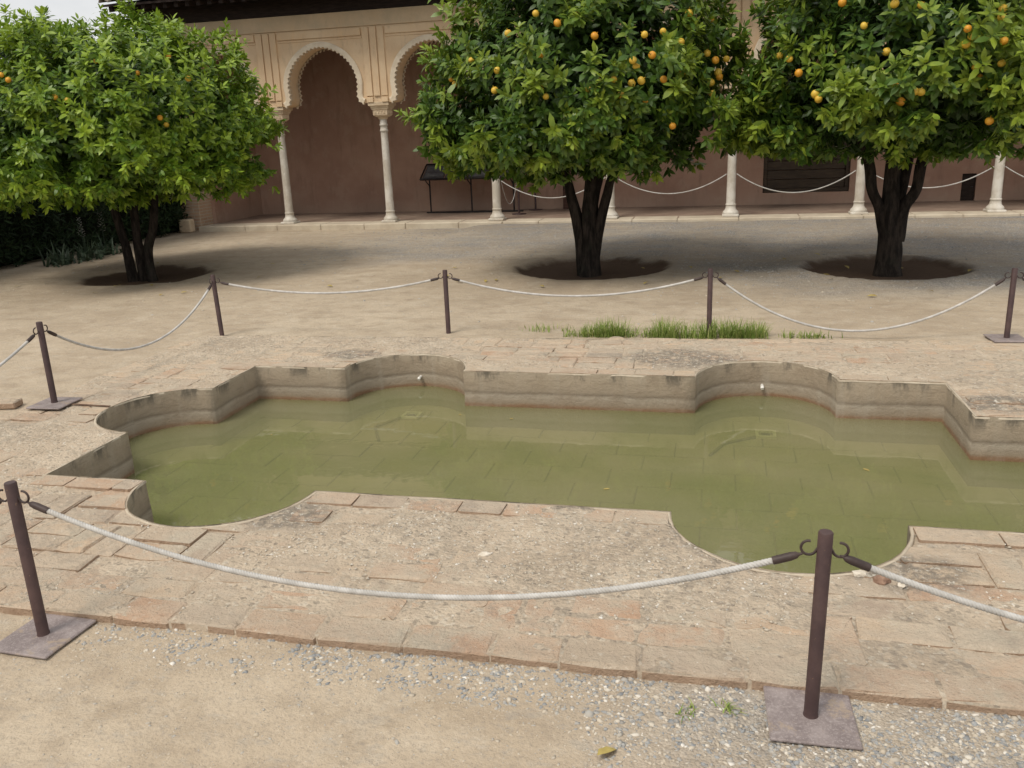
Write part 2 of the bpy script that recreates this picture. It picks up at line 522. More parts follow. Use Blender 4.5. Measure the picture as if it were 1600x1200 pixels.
def mat_leaf(name, d, m, l, trans=.20, rough=.42, spec=.38):
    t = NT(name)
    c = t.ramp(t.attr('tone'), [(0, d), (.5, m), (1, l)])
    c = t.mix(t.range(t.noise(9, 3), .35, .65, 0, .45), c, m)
    p = t.bsdf(c, rough, None, spec)
    tl = t.n('ShaderNodeBsdfTranslucent'); t.put(tl.inputs[0], t.mix(.18, c, l))
    mx = t.n('ShaderNodeMixShader'); mx.inputs[0].default_value = trans
    t.t.links.new(p, mx.inputs[1]); t.t.links.new(tl.outputs[0], mx.inputs[2])
    return t.done(mx.outputs[0])

def mat_gravel():
    t = NT('gravel_stone')
    a = t.attr('tone')
    c = t.ramp(a, [(0, (.20, .21, .22)), (.3, (.30, .31, .315)), (.55, (.38, .365, .335)), (.75, (.47, .405, .315)), (.92, (.58, .53, .45)), (1, (.70, .67, .62))])
    c = t.mix(t.range(t.noise(60, 3), .4, .7, 0, .4), c, (.42, .35, .26))
    return t.done(t.bsdf(c, .85, t.bump(t.noise(120, 3), .4, .003), .2))

def mat_bark():
    t = NT('dark_bark')
    v = t.map(scale=(1, 1, .25))
    c = t.mix(t.range(t.noise(18, 6, .7, vec=v), .38, .66), (.012, .0095, .008), (.046, .036, .029))
    c = t.mix(t.range(t.noise(5, 4), .55, .7, 0, .5), c, (.028, .028, .020))
    return t.done(t.bsdf(c, .9, t.bump(t.noise(26, 6, .7, vec=v), .9, .02), .15))

def mat_post():
    t = NT('brown_painted_steel')
    c = t.mix(t.range(t.noise(9, 5, .7), .35, .7), (.052, .030, .030), (.085, .050, .046))
    c = t.mix(t.range(t.noise(60, 4, .7), .66, .72), c, (.24, .15, .085))
    return t.done(t.bsdf(c, t.range(t.noise(20, 4), .3, .7, .42, .62), t.bump(t.noise(60, 4), .15, .002), .4))

def mat_plate():
    t = NT('rusty_grey_plate')
    c = t.mix(t.range(t.noise(14, 5, .7), .36, .66), (.19, .155, .15), (.29, .245, .235))
    c = t.mix(t.range(t.noise(130, 4, .7), .50, .64, 0, .6), c, (.37, .325, .31))
    c = t.mix(t.range(t.noise(9, 6, .75, vec=t.map(loc=(5, 5, 5))), .56, .66, 0, .7), c, (.36, .28, .20))
    return t.done(t.bsdf(c, .62, t.bump(t.noise(130, 4, .7), .6, .003), .35))

def mat_rope():
    t = NT('white_rope')
    c = t.mix(t.range(t.noise(12, 5, .7), .35, .7), (.40, .385, .36), (.57, .555, .53))
    c = t.mix(t.range(t.noise(3, 4), .55, .75, 0, .5), c, (.42, .39, .345))
    return t.done(t.bsdf(c, .8, t.bump(t.noise(300, 3), .4, .002), .2))

def mat_roof():
    t = NT('roof_tile')
    c = t.mix(t.rand(), (.27, .22, .17), (.36, .30, .24))
    c = t.mix(t.range(t.noise(7, 5, .7), .45, .65, 0, .8), c, (.25, .245, .215))
    return t.done(t.bsdf(c, .9, t.bump(t.noise(30, 5), .5, .008), .15))

def mat_brickwork():
    t = NT('pier_brickwork')
    b = t.n('ShaderNodeTexBrick')
    v = t.n('ShaderNodeCombineXYZ')
    X, Y, Z = t.xyz()
    t.put(v.inputs[0], t.math('ADD', X, Y)); t.put(v.inputs[1], Z)
    t.put(b.inputs['Vector'], v.outputs[0])
    b.inputs['Scale'].default_value = 1.0
    b.inputs['Brick Width'].default_value = .27; b.inputs['Row Height'].default_value = .065; b.inputs['Mortar Size'].default_value = .009
    b.inputs['Color1'].default_value = (.42, .27, .18, 1); b.inputs['Color2'].default_value = (.50, .34, .23, 1); b.inputs['Mortar'].default_value = (.47, .40, .31, 1)
    c = t.mix(t.range(t.noise(6, 5), .4, .7, 0, .5), b.outputs['Color'], (.48, .38, .28))
    return t.done(t.bsdf(c, .92, t.bump(t.math('ADD', t.math('MULTIPLY', b.outputs['Fac'], -1), t.noise(40, 4)), .5, .008), .15))

def mat_wood(name, a, b, rough=.75):
    t = NT(name)
    v = t.map(scale=(1, 8, 8))
    c = t.mix(t.range(t.noise(5, 6, .7, vec=v), .35, .68), a, b)
    return t.done(t.bsdf(c, rough, t.bump(t.noise(12, 5, vec=v), .3, .004), .25))

M['ground'] = mat_ground()
M['brick'] = mat_brick()
M['mortar'] = mat_mortar()
M['pool_wall'] = mat_pool_wall()
M['rim'] = mat_rim()
M['water'] = mat_water()
M['pool_tile'] = mat_pool_tile()
M['stucco'] = mat_stucco()
M['arch_lime'] = mat_simple('arch_lime', (.66, .55, .41), (.76, .65, .50), 5)
M['back_wall'] = mat_plaster()
M['marble'] = mat_simple('weathered_marble', (.50, .45, .375), (.68, .645, .58), 3.5, .5, .15, .003, .4)
M['capital'] = mat_simple('carved_stone', (.58, .45, .31), (.68, .55, .39), 8, .85, .6, .012)
M['floor'] = mat_simple('arcade_floor', (.25, .18, .14), (.32, .24, .185), 2.5, .8)
M['edge'] = mat_simple('pale_edge_stone', (.48, .41, .315), (.58, .51, .40), 3, .85)
M['dark_wood'] = mat_wood('dark_wood', (.018, .011, .009), (.04, .026, .02))
M['shutter'] = mat_wood('shutter_wood', (.045, .034, .025), (.085, .062, .042))
M['roof'] = mat_roof()
M['brickwork'] = mat_brickwork()
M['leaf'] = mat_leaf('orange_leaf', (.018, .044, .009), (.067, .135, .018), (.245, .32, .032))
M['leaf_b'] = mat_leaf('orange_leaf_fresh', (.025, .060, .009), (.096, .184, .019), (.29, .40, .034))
M['hedge'] = mat_leaf('hedge_leaf', (.010, .020, .008), (.018, .036, .013), (.035, .065, .02), .1, .6, .2)
M['hedge_shade_core'] = mat_simple('hedge_shade_core', (.006, .010, .005), (.012, .018, .008), 8, .9)
M['blade'] = mat_leaf('grass_blade', (.13, .19, .04), (.24, .34, .075), (.46, .46, .18), .25, .6, .2)
M['strap'] = mat_leaf('strap_leaf', (.03, .05, .03), (.06, .095, .055), (.11, .15, .09), .15, .45, .4)
M['bark'] = mat_bark()
M['orange'] = mat_simple('orange_peel', (.58, .25, .02), (.64, .33, .03), 10, .45, .2, .002, .4, 160)
M['orange_y'] = mat_simple('orange_peel_yellow', (.60, .38, .04), (.64, .44, .06), 10, .45, .2, .002, .4, 160)
M['post'] = mat_post()
M['plate'] = mat_plate()
M['dark_metal'] = mat_simple('black_metal', (.014, .011, .011), (.028, .022, .021), 9, .5, .2, .002, .4)
M['ferrule'] = mat_simple('heat_shrink_sleeve', (.04, .027, .025), (.065, .045, .04), 20, .55, .3, .002, .35)
M['rope'] = mat_rope()
M['panel'] = mat_simple('display_panel', (.05, .05, .052), (.075, .075, .08), 4, .3, .05, .001, .5)
M['gravel'] = mat_gravel()
M['dry_leaf'] = mat_simple('dry_leaf', (.30, .22, .07), (.46, .37, .12), 14, .8)
M['petal'] = mat_simple('pale_petal', (.42, .42, .38), (.58, .56, .52), 14, .7)
M['drain'] = mat_simple('drain_stone', (.62, .60, .42), (.75, .72, .52), 14, .6)
M['white_pipe'] = mat_simple('white_pipe', (.62, .60, .55), (.72, .70, .66), 14, .5)

# ------------------------------------------------------------------ layout
PX0, PX1, PY0, PY1 = -3.65, 1.53, 3.83, 6.18
LOBES = {'far': [(-2.38, .49), (.355, .49)], 'near': [(-2.51, .50), (.335, .52)], 'left': (5.04, .49)}
Z_WATER, Z_FLOOR = -.28, -.45
X_ARM = 3.4

def pool_outline():
    pts = []
    def seg(a, b):
        n = max(1, int(math.dist(a, b) / .09))
        for i in range(n): pts.append((a[0] + (b[0] - a[0]) * i / n, a[1] + (b[1] - a[1]) * i / n))
    def arc(cx, cy, r, a0, a1, n=22):
        for i in range(n): 
            a = math.radians(a0 + (a1 - a0) * i / n)
            pts.append((cx + r * math.cos(a), cy + r * math.sin(a)))
    # counter-clockwise from the near-left corner
    (n1, r1), (n2, r2) = LOBES['near']
    seg((PX0, PY0), (n1 - r1, PY0)); arc(n1, PY0, r1, 180, 360)
    seg((n1 + r1, PY0), (n2 - r2, PY0)); arc(n2, PY0, r2, 180, 360)
    seg((n2 + r2, PY0), (PX1, PY0)); seg((PX1, PY0), (PX1, 4.15)); seg((PX1, 4.15), (X_ARM, 4.15)); seg((X_ARM, 4.15), (X_ARM, 5.45)); seg((X_ARM, 5.45), (PX1, 5.45))
    seg((PX1, 5.45), (PX1, PY1))
    (f1, s1), (f2, s2) = LOBES['far']
    seg((PX1, PY1), (f2 + s2, PY1)); arc(f2, PY1, s2, 0, 180)
    seg((f2 - s2, PY1), (f1 + s1, PY1)); arc(f1, PY1, s1, 0, 180)
    seg((f1 - s1, PY1), (PX0, PY1))
    cy, r = LOBES['left']
    seg((PX0, PY1), (PX0, cy + r)); arc(PX0, cy, r, 90, 270); seg((PX0, cy - r), (PX0, PY0))
    P = np.array(pts)
    j = np.array([[noise.noise(Vector((x * 5, y * 5, 1.3))), noise.noise(Vector((x * 5, y * 5, 8.1)))] for x, y in P])
    return P + j * .006
POOL = pool_outline()
RIM_W = .011
POOL_OUT = offset_poly(POOL, RIM_W)

def far_edge(x): return 7.36 + .030 * (x + 1.0)
X_PL, X_PR = -4.82, 3.9
PLAT = []
for i in range(61):
    x = X_PL + (X_PR - X_PL) * i / 60
    PLAT.append((x, 2.56 + .006 * fbm(x * 2, 0, 3)))
for i in range(30):
    PLAT.append((X_PR, 2.56 + (far_edge(X_PR) - 2.56) * (i + .5) / 30))
for i in range(61):
    x = X_PR + (X_PL - X_PR) * i / 60
    PLAT.append((x, far_edge(x) + .025 * fbm(x * 2, 5, 3)))
for i in range(30):
    y = far_edge(X_PL) + (2.56 - far_edge(X_PL)) * (i + .5) / 30
    PLAT.append((X_PL + .03 * fbm(y * 2, 9, 1), y))
PLAT = np.array(PLAT)

def gz_flat(x, y):
    z = -.036 + .036 * sm(8., 10.8, y) + .05 * sm(13.0, 16.4, y)
    z = z + .018 * sm(6.9, 7.3, y) * sm(9.5, 8.0, y)
    z = z + (-.012 - z) * sm(-4.45, -4.9, x) * sm(3.2, 4.4, y)
    z = z + (-.010 - z) * sm(1.2, 1.9, x) * sm(6.9, 7.3, y) * sm(10, 8.5, y)
    for (px, py, r) in PITS:
        d = np.hypot(x - px, y - py)
        z = z - .07 * sm(r * 1.0, r * .82, d)
        z = z + .012 * sm(r * 1.35, r * 1.05, d) * sm(r * .85, r * 1.0, d)
    return z

# ------------------------------------------------------------------ ground
def make_ground():
    def axis(lo, hi, step, far, g=1.22):
        a = list(np.arange(lo, hi, step))
        s, v = step, hi
        up = []
        while v < far: up.append(v); s *= g; v += s
        s, v = step, lo
        dn = []
        while v > -far: s *= g; v -= s; dn.append(v)
        return np.array(dn[::-1] + a + up)
    xs = axis(-5.4, 4.2, .045, 900)
    ys = np.concatenate([axis(1.2, 3.0, .03, 900, 1.25)[lambda q: q < 3.0] if False else np.array([]), ])
    fine = np.concatenate([np.arange(1.2, 3.0, .035), np.arange(3.0, 8.2, .07), np.arange(8.2, 14, .10)])
    up, s, v = [], .1, 14.0
    while v < 900: up.append(v); s *= 1.15; v += s
    dn, s, v = [], .035, 1.2
    while v > -900: s *= 1.25; v -= s; dn.append(v)
    ys = np.concatenate([np.array(dn[::-1]), fine, np.array(up)])
    XX, YY = np.meshgrid(xs, ys)
    Z = gz_flat(XX, YY)
    nz = np.zeros(XX.size)
    for i, (x, y) in enumerate(zip(XX.ravel(), YY.ravel())):
        if abs(x) < 16 and -2 < y < 17:
            nz[i] = .010 * fbm(x * .9, y * .9, 0, 3)
            if y < 4: nz[i] += .0055 * fbm(x * 9, y * 9, 5, 3)
            elif y < 10: nz[i] += .004 * fbm(x * 5, y * 5, 5, 2)
    Z = Z + nz.reshape(Z.shape)
    hole = (XX > X_PL + .14) & (XX < X_PR - .14) & (YY > 2.56 + .13) & (YY < far_edge(XX) - .14)
    Z[hole] = -1.2
    ny, nx = XX.shape
    V = np.stack([XX.ravel(), YY.ravel(), Z.ravel()], 1)
    idx = np.arange(nx * ny).reshape(ny, nx)
    F = np.stack([idx[:-1, :-1], idx[:-1, 1:], idx[1:, 1:], idx[1:, :-1]], -1).reshape(-1, 4)
    o = link('ground', np_mesh('ground', V, F, smooth=True), M['ground'])
    tag(o, kind='structure')
make_ground()

# ------------------------------------------------------------------ brick pavement round the pool
def erosion(x, y): return fbm(x * .8 + 3.1, y * 1.1 + 1.7, 2.2, 4) - .10     # high = brick worn away, mortar on top

def mortar_z(x, y):
    e = max(0.0, erosion(x, y))
    deep = max(0.0, fbm(x * 1.05, y * 1.05, 11.5, 3) - .02) * .03 * sm(2.75, 2.95, y)
    return -.0060 + .004 * fbm(x * 3.2, y * 3.2, 7, 4) + .0075 * fbm(x * 9, y * 9, 2, 4) + .007 * min(1, e * 1.8) - min(.012, deep) * (1 - min(1, e * 4))

def make_pavement():
    root = link('brick_pavement', bpy.data.meshes.new('pavement'), None)
    st = .035
    gx, gy = np.meshgrid(np.arange(X_PL + .02, 3.0, st), np.arange(2.58, 7.5, st))
    P = np.stack([gx.ravel(), gy.ravel()], 1) + rng.uniform(-.3, .3, (gx.size, 2)) * st
    P = P[inside(offset_poly(PLAT, -.02), P) & ~inside(offset_poly(POOL_OUT, .015), P)]
    V, Fc = fill2d(PLAT, [POOL_OUT], P)
    z = np.array([mortar_z(x, y) for x, y in V])
    edges = bound_edges(Fc)
    onb = set(i for e in edges for i in e)
    for i in onb:
        x, y = V[i]
        if y > 3 and not (PX0 - .9 < x and PY0 - .9 < y < PY1 + .9): z[i] = min(z[i], -.012)
    V3 = np.column_stack([V, z])
    n = len(V3)
    low = V3.copy(); low[:, 2] = -.15
    sides = []
    for a, b in edges: sides += [(a, a + n, b + n), (a, b + n, b)]
    me = np_mesh('pavement', np.vstack([V3, low]), np.vstack([Fc, np.array(sides)]))
    root.data = me
    me.materials.append(M['mortar'])
    tag(root, kind='structure')

    # brick layout: blocks of two stretchers or two headers, double rows shifted at random
    B = []
    L, W, g = .305, .15, .009
    r = random.Random(5)
    # outer edge course (near side) and course along the near pool edge
    x = X_PL
    while x < 3.2:
        l = r.uniform(.25, .36)
        B.append((x, x + l - .004, 2.553 + r.uniform(-.004, .006), 2.705, 'edge')); x += l
    (n1, r1), (n2, r2) = LOBES['near']
    x = n1 + r1 + .02
    while x < n2 - r2:
        l = min(r.uniform(.22, .31), n2 - r2 - x)
        if l > .08: B.append((x, x + l - g, PY0 - .145, PY0 - .005, 'lip'))
        x += l
    x = n2 + r2 + .02
    while x < 3.0:
        l = r.uniform(.27, .36)
        B.append((x, x + l - g, PY0 - .14, PY0 - .005, 'lip')); x += l
    x = PX0
    while x < n1 - r1:
        l = min(r.uniform(.20, .30), n1 - r1 - x)
        if l > .08: B.append((x, x + l - g, PY0 - .13, PY0 - .005, 'lip'))
        x += l
    (f1, s1), (f2, s2) = LOBES['far']
    for (xa, xb) in ((f1 + s1, f2 - s2), (f2 + s2, PX1), (PX0, f1 - s1)):
        x = xa
        while x < xb - .04:
            l = min(r.uniform(.24, .36), xb - x)
            if l > .08: B.append((x, x + l - g, PY1 + .005, PY1 + .145, 'lip'))
            x += l
    lips = [b for b in B if b[4] == 'lip']
    y = 2.72
    while y < 7.75:
        x = X_PL - r.uniform(0, .3)
        while x < 3.2:
            k = r.random()
            if k < .68:
                for q in range(2):
                    dx = r.uniform(-.012, .012)
                    B.append((x + dx, x + L - g + dx, y + q * (W + .002), y + q * (W + .002) + W - g, 'in'))
                x += L
            else:
                B.append((x, x + W - g, y, y + 2 * W - g, 'in')); x += W
        y += 2 * W + .006
    # clip, shape, sort by size in the picture
    made = []
    pool_v = POOL_OUT
    for (x0, x1, y0, y1, kind) in B:
        cx, cy = (x0 + x1) / 2, (y0 + y1) / 2
        if kind == 'in':
            if any(a[0] < cx < a[1] and a[2] - .01 < cy < a[3] + .01 for a in lips): continue
            y0c, y1c = y0, y1
            for a in lips:
                if a[0] < cx < a[1]:
                    if y0c < a[2] < y1c and cy < a[2]: y1c = a[2] - .008
                    if y0c < a[3] < y1c and cy > a[3]: y0c = a[3] + .008
            y0, y1 = y0c, y1c
            if y1 - y0 < .05: continue
            cy = (y0 + y1) / 2
            fe = far_edge(cx)
            if y0 > fe - .05: continue
            y1 = min(y1, fe - .005)
            x0 = max(x0, X_PL + .01)
            if x1 - x0 < .06: continue
        j = .006 if kind == 'in' else .003
        c = r.uniform(.003, .012)
        def jt(a, b): return (a + r.uniform(-j, j), b + r.uniform(-j, j))
        mx = x0 + (x1 - x0) * r.uniform(.35, .65); my = y0 + (y1 - y0) * r.uniform(.35, .65)
        poly = [jt(x0 + c, y0), jt(mx, y0), jt(x1 - c, y0), jt(x1, y0 + c), jt(x1, y1 - c), jt(x1 - c, y1), jt(mx, y1), jt(x0 + c, y1), jt(x0, y1 - c), jt(x0, y0 + c)]
        pa = np.array(poly)
        inn = inside(pool_v, pa)
        if inn.all(): continue
        e = erosion(cx, cy)
        zt = -.003 + r.uniform(-.005, .004) - (.011 * min(1, max(0, e * 2.2)) if kind == 'in' else 0)
        if kind == 'in' and r.random() < .05: zt -= .015
        tx, ty = r.uniform(-.012, .012), r.uniform(-.012, .012)
        if kind != 'in': zt = r.uniform(-.003, .002); tx *= .3; ty *= .3
        top = lambda a, b: zt + tx * (a - cx) + ty * (b - cy)
        touch = inn.any() or inside(poly, pool_v).any()
        zb = -.062 if kind == 'edge' else zt - .045
        mb = MB()
        if not touch:
            n = len(poly)
            ins = pa + (np.array([cx, cy]) - pa) * np.minimum(.6, (r.uniform(.016, .034) if kind == 'in' else r.uniform(.010, .018)) * np.array([r.uniform(.5, 1.5) for _ in pa]) / np.maximum(1e-3, np.linalg.norm(pa - [cx, cy], axis=1)))[:, None]
            v = [(a, b, zb) for a, b in poly] + [(a, b, top(a, b) - r.uniform(.004, .013)) for a, b in poly] + [(a, b, top(a, b) + r.uniform(-.0025, .0015)) for a, b in ins] + [(cx, cy, top(cx, cy) - r.uniform(-.001, .004))]
            f = []
            for i in range(n):
                k = (i + 1) % n
                f += [(i, k, n + k, n + i), (n + i, n + k, 2 * n + k, 2 * n + i), (2 * n + i, 2 * n + k, 3 * n)]
            mb.add(v, f)
        else:
            near = pool_v
            vs = [Vector(p) for p in poly] + [Vector(p) for p in near]
            n, m = len(poly), len(near)
            dd = np.hypot(near[:, 0] - cx, near[:, 1] - cy) < .45
            es = [(i, (i + 1) % n) for i in range(n)] + [(n + i, n + (i + 1) % m) for i in range(m) if dd[i] or dd[(i + 1) % m]]
            keep = [i for i in range(n)] + [n + i for i in range(m) if dd[i] or dd[i - 1] or dd[(i + 1) % m]]
            rm = {k: q for q, k in enumerate(keep)}
            es = [(rm[a], rm[b]) for a, b in es if a in rm and b in rm]
            V2, _, F2, _, _, _ = delaunay_2d_cdt([vs[k] for k in keep], es, [], 0, 1e-6)
            V2 = np.array([q[:] for q in V2]); F2 = np.array([q[:] for q in F2])
            cc = V2[F2].mean(1)
            F2 = F2[inside(poly, cc) & ~inside(pool_v, cc)]
            if len(F2) == 0: continue
            used = np.unique(F2); rr = {int(k): q for q, k in enumerate(used)}
            V2 = V2[used]; F2 = [tuple(rr[int(i)] for i in f) for f in F2]
            q = len(V2)
            ed = bound_edges(F2)
            mb.add([(a, b, top(a, b)) for a, b in V2] + [(a, b, zb) for a, b in V2], F2 + [(a, a + q, b + q, b) for a, b in ed])
            if (x1 - x0) * (y1 - y0) <= 0: continue
        A = (x1 - x0) * (y1 - y0)
        d = Vector((cx, cy, -H_CAM)); q = d.dot(F_)
        px = 800 + FPX * d.dot(R_) / q; py = 600 - FPX * d.dot(U_) / q
        vis = -60 < px < 1660 and 500 < py < 1260
        if vis or kind == 'edge': made.append((A * H_CAM / d.length ** 3 * (1 if vis else .01), mb))
    made.sort(key=lambda q: -q[0])
    for (s, mb) in made[:296]: mb.build('brick', M['brick'], root)
    rest = MB()
    for (s, mb) in made[296:]: rest.add(mb.v, mb.f)
    if rest.v: tag(rest.build('small_brick', M['brick'], root), kind='stuff')
    return root
PAVE = make_pavement()

# ------------------------------------------------------------------ pool
def make_pool():
    root = empty('lobed_pool', (-1.06, 5.0, Z_FLOOR - .03))
    tag(root, 'long sunken masonry pool with rounded lobes and stained plaster sides', 'pool')
    org = Vector(root.location)
    n = len(POOL)
    zs = [.001, -.02, -.09, -.17, -.24, -.30, Z_FLOOR - .02]
    V, F = [], []
    for k, z in enumerate(zs):
        for i, (x, y) in enumerate(POOL):
            d = .004 * fbm(x * 4, y * 4, z * 6, 3)
            V.append((x + d - org.x, y + d - org.y, z - org.z))
    for k in range(len(zs) - 1):
        for i in range(n):
            a, b = k * n + i, k * n + (i + 1) % n
            F.append((a, a + n, b + n, b))
    link('wall', np_mesh('wall', np.array(V), np.array(F), smooth=False), M['pool_wall'], root)
    # lime rim all round
    Po = offset_poly(POOL, RIM_W + .004)
    V, F = [], []
    for P, z in ((POOL, -.012), (POOL, -.001), (Po, -.001), (Po, -.03)):
        for (x, y) in P: V.append((x - org.x, y - org.y, z + .005 * fbm(x * 6, y * 6, 3, 4) - .0015 - org.z))
    for k in range(3):
        for i in range(n):
            a, b = k * n + i, k * n + (i + 1) % n
            F.append((a, b, b + n, a + n))
    link('rim', np_mesh('rim', np.array(V), np.array(F)), M['rim'], root)
    # floor slabs below the water
    mb = MB(); mb.box(-4.4 - org.x, X_ARM + .2 - org.x, 3.1 - org.y, 6.9 - org.y, -.62 - org.z, Z_FLOOR - .012 - org.z)
    mb.build('floor_bed', mat_simple('joint_mud', (.15, .155, .065), (.28, .275, .13), 2.2), root)
    r = random.Random(3)
    y, row = 3.12, 0
    sl = MB(); sl.box(-.1985, .1985, -.1335, .1335, -.03, 0, .004)
    me = sl.mesh('slab'); me.materials.append(M['pool_tile'])
    while y < 6.8:
        x = -4.5 + (row % 2) * .2
        while x < X_ARM:
            c = np.array([[x + a, y + b] for a in (-.2, 0, .2) for b in (-.13, 0, .13)])
            if inside(POOL, c).any():
                o = link('floor_slab', me, None, root, (x - org.x, y - org.y, Z_FLOOR - org.z + r.uniform(-.004, .002)))
                o.rotation_euler = (0, 0, r.uniform(-.006, .006))
            x += .404
        y += .274; row += 1
    # square drain frames and wall spouts
    for (x, y) in ((-2.40, 6.36), (.372, 6.225)):
        d = MB()
        s, w, h = .072, .022, .02
        for (a, b, c, e) in ((-s, s, -s, -s + w), (-s, s, s - w, s), (-s, -s + w, -s + w, s - w), (s - w, s, -s + w, s - w)):
            d.box(a, b, c, e, 0, h)
        o = d.build('drain_frame', M['drain'], root, (x - org.x, y - org.y, Z_FLOOR - org.z + .002))
        g = MB(); g.lathe([(.03, 0), (.03, .012), (.012, .012)], 12)
        g.build('grate', M['dark_metal'], o)
    for (x, y) in ((-2.41, 6.66), (.355, 6.66)):
        d = MB(); d.tube([(0, .04, 0), (0, -.035, -.004)], .013, 10); d.tube([(0, -.035, -.004), (0, -.05, -.012)], [.015, .011], 10)
        d.build('water_spout', M['white_pipe'], root, (x - org.x, y - org.y, -.195 - org.z))
    # thin feed pipes lying on the floor
    d = MB()
    d.tube([(-2.47, 6.30, 0), (-2.60, 6.05, .0), (-2.45, 5.75, 0)], .010, 6)
    d.build('feed_pipe', M['pool_wall'], root, (-org.x, -org.y, Z_FLOOR + .012 - org.z))
    d = MB(); d.tube([(.31, 6.17, 0), (.08, 6.0, 0), (-.02, 5.75, 0)], .010, 6)
    d.build('feed_pipe', M['pool_wall'], root, (-org.x, -org.y, Z_FLOOR + .012 - org.z))
    V2, F2 = fill2d(offset_poly(POOL, .004))
    w = link('water', np_mesh('water', np.column_stack([V2, np.full(len(V2), Z_WATER)]), F2), M['water'])
    tag(w, kind='structure')
make_pool()

# ------------------------------------------------------------------ arcade building
YF, YB, WT = 16.6, 19.1, .46
COLX = [-8.70 + 2.225 * i for i in range(8)]
BAYS = [-9.8125 + 2.225 * i for i in range(8)]
XL, XR = -11.1, COLX[-1] + .35
Z_FL = .10

def arch_curve(n=220):
    half = [(.83, 2.40), (.77, 2.43), (.735, 2.49), (.725, 2.56), (.735, 2.66), (.745, 2.75)]
    for i in range(1, 31):
        a = PI / 2 * i / 30
        half.append((.745 * math.cos(a), 2.75 + .70 * math.sin(a) + .025 * math.sin(a) ** 8))
    full = [(-x, z) for x, z in half] + [(x, z) for x, z in reversed(half[:-1])]
    P = np.array(full)
    d = np.concatenate([[0], np.cumsum(np.linalg.norm(np.diff(P, axis=0), axis=1))])
    s = np.linspace(0, d[-1], n)
    return np.column_stack([np.interp(s, d, P[:, 0]), np.interp(s, d, P[:, 1])]), s

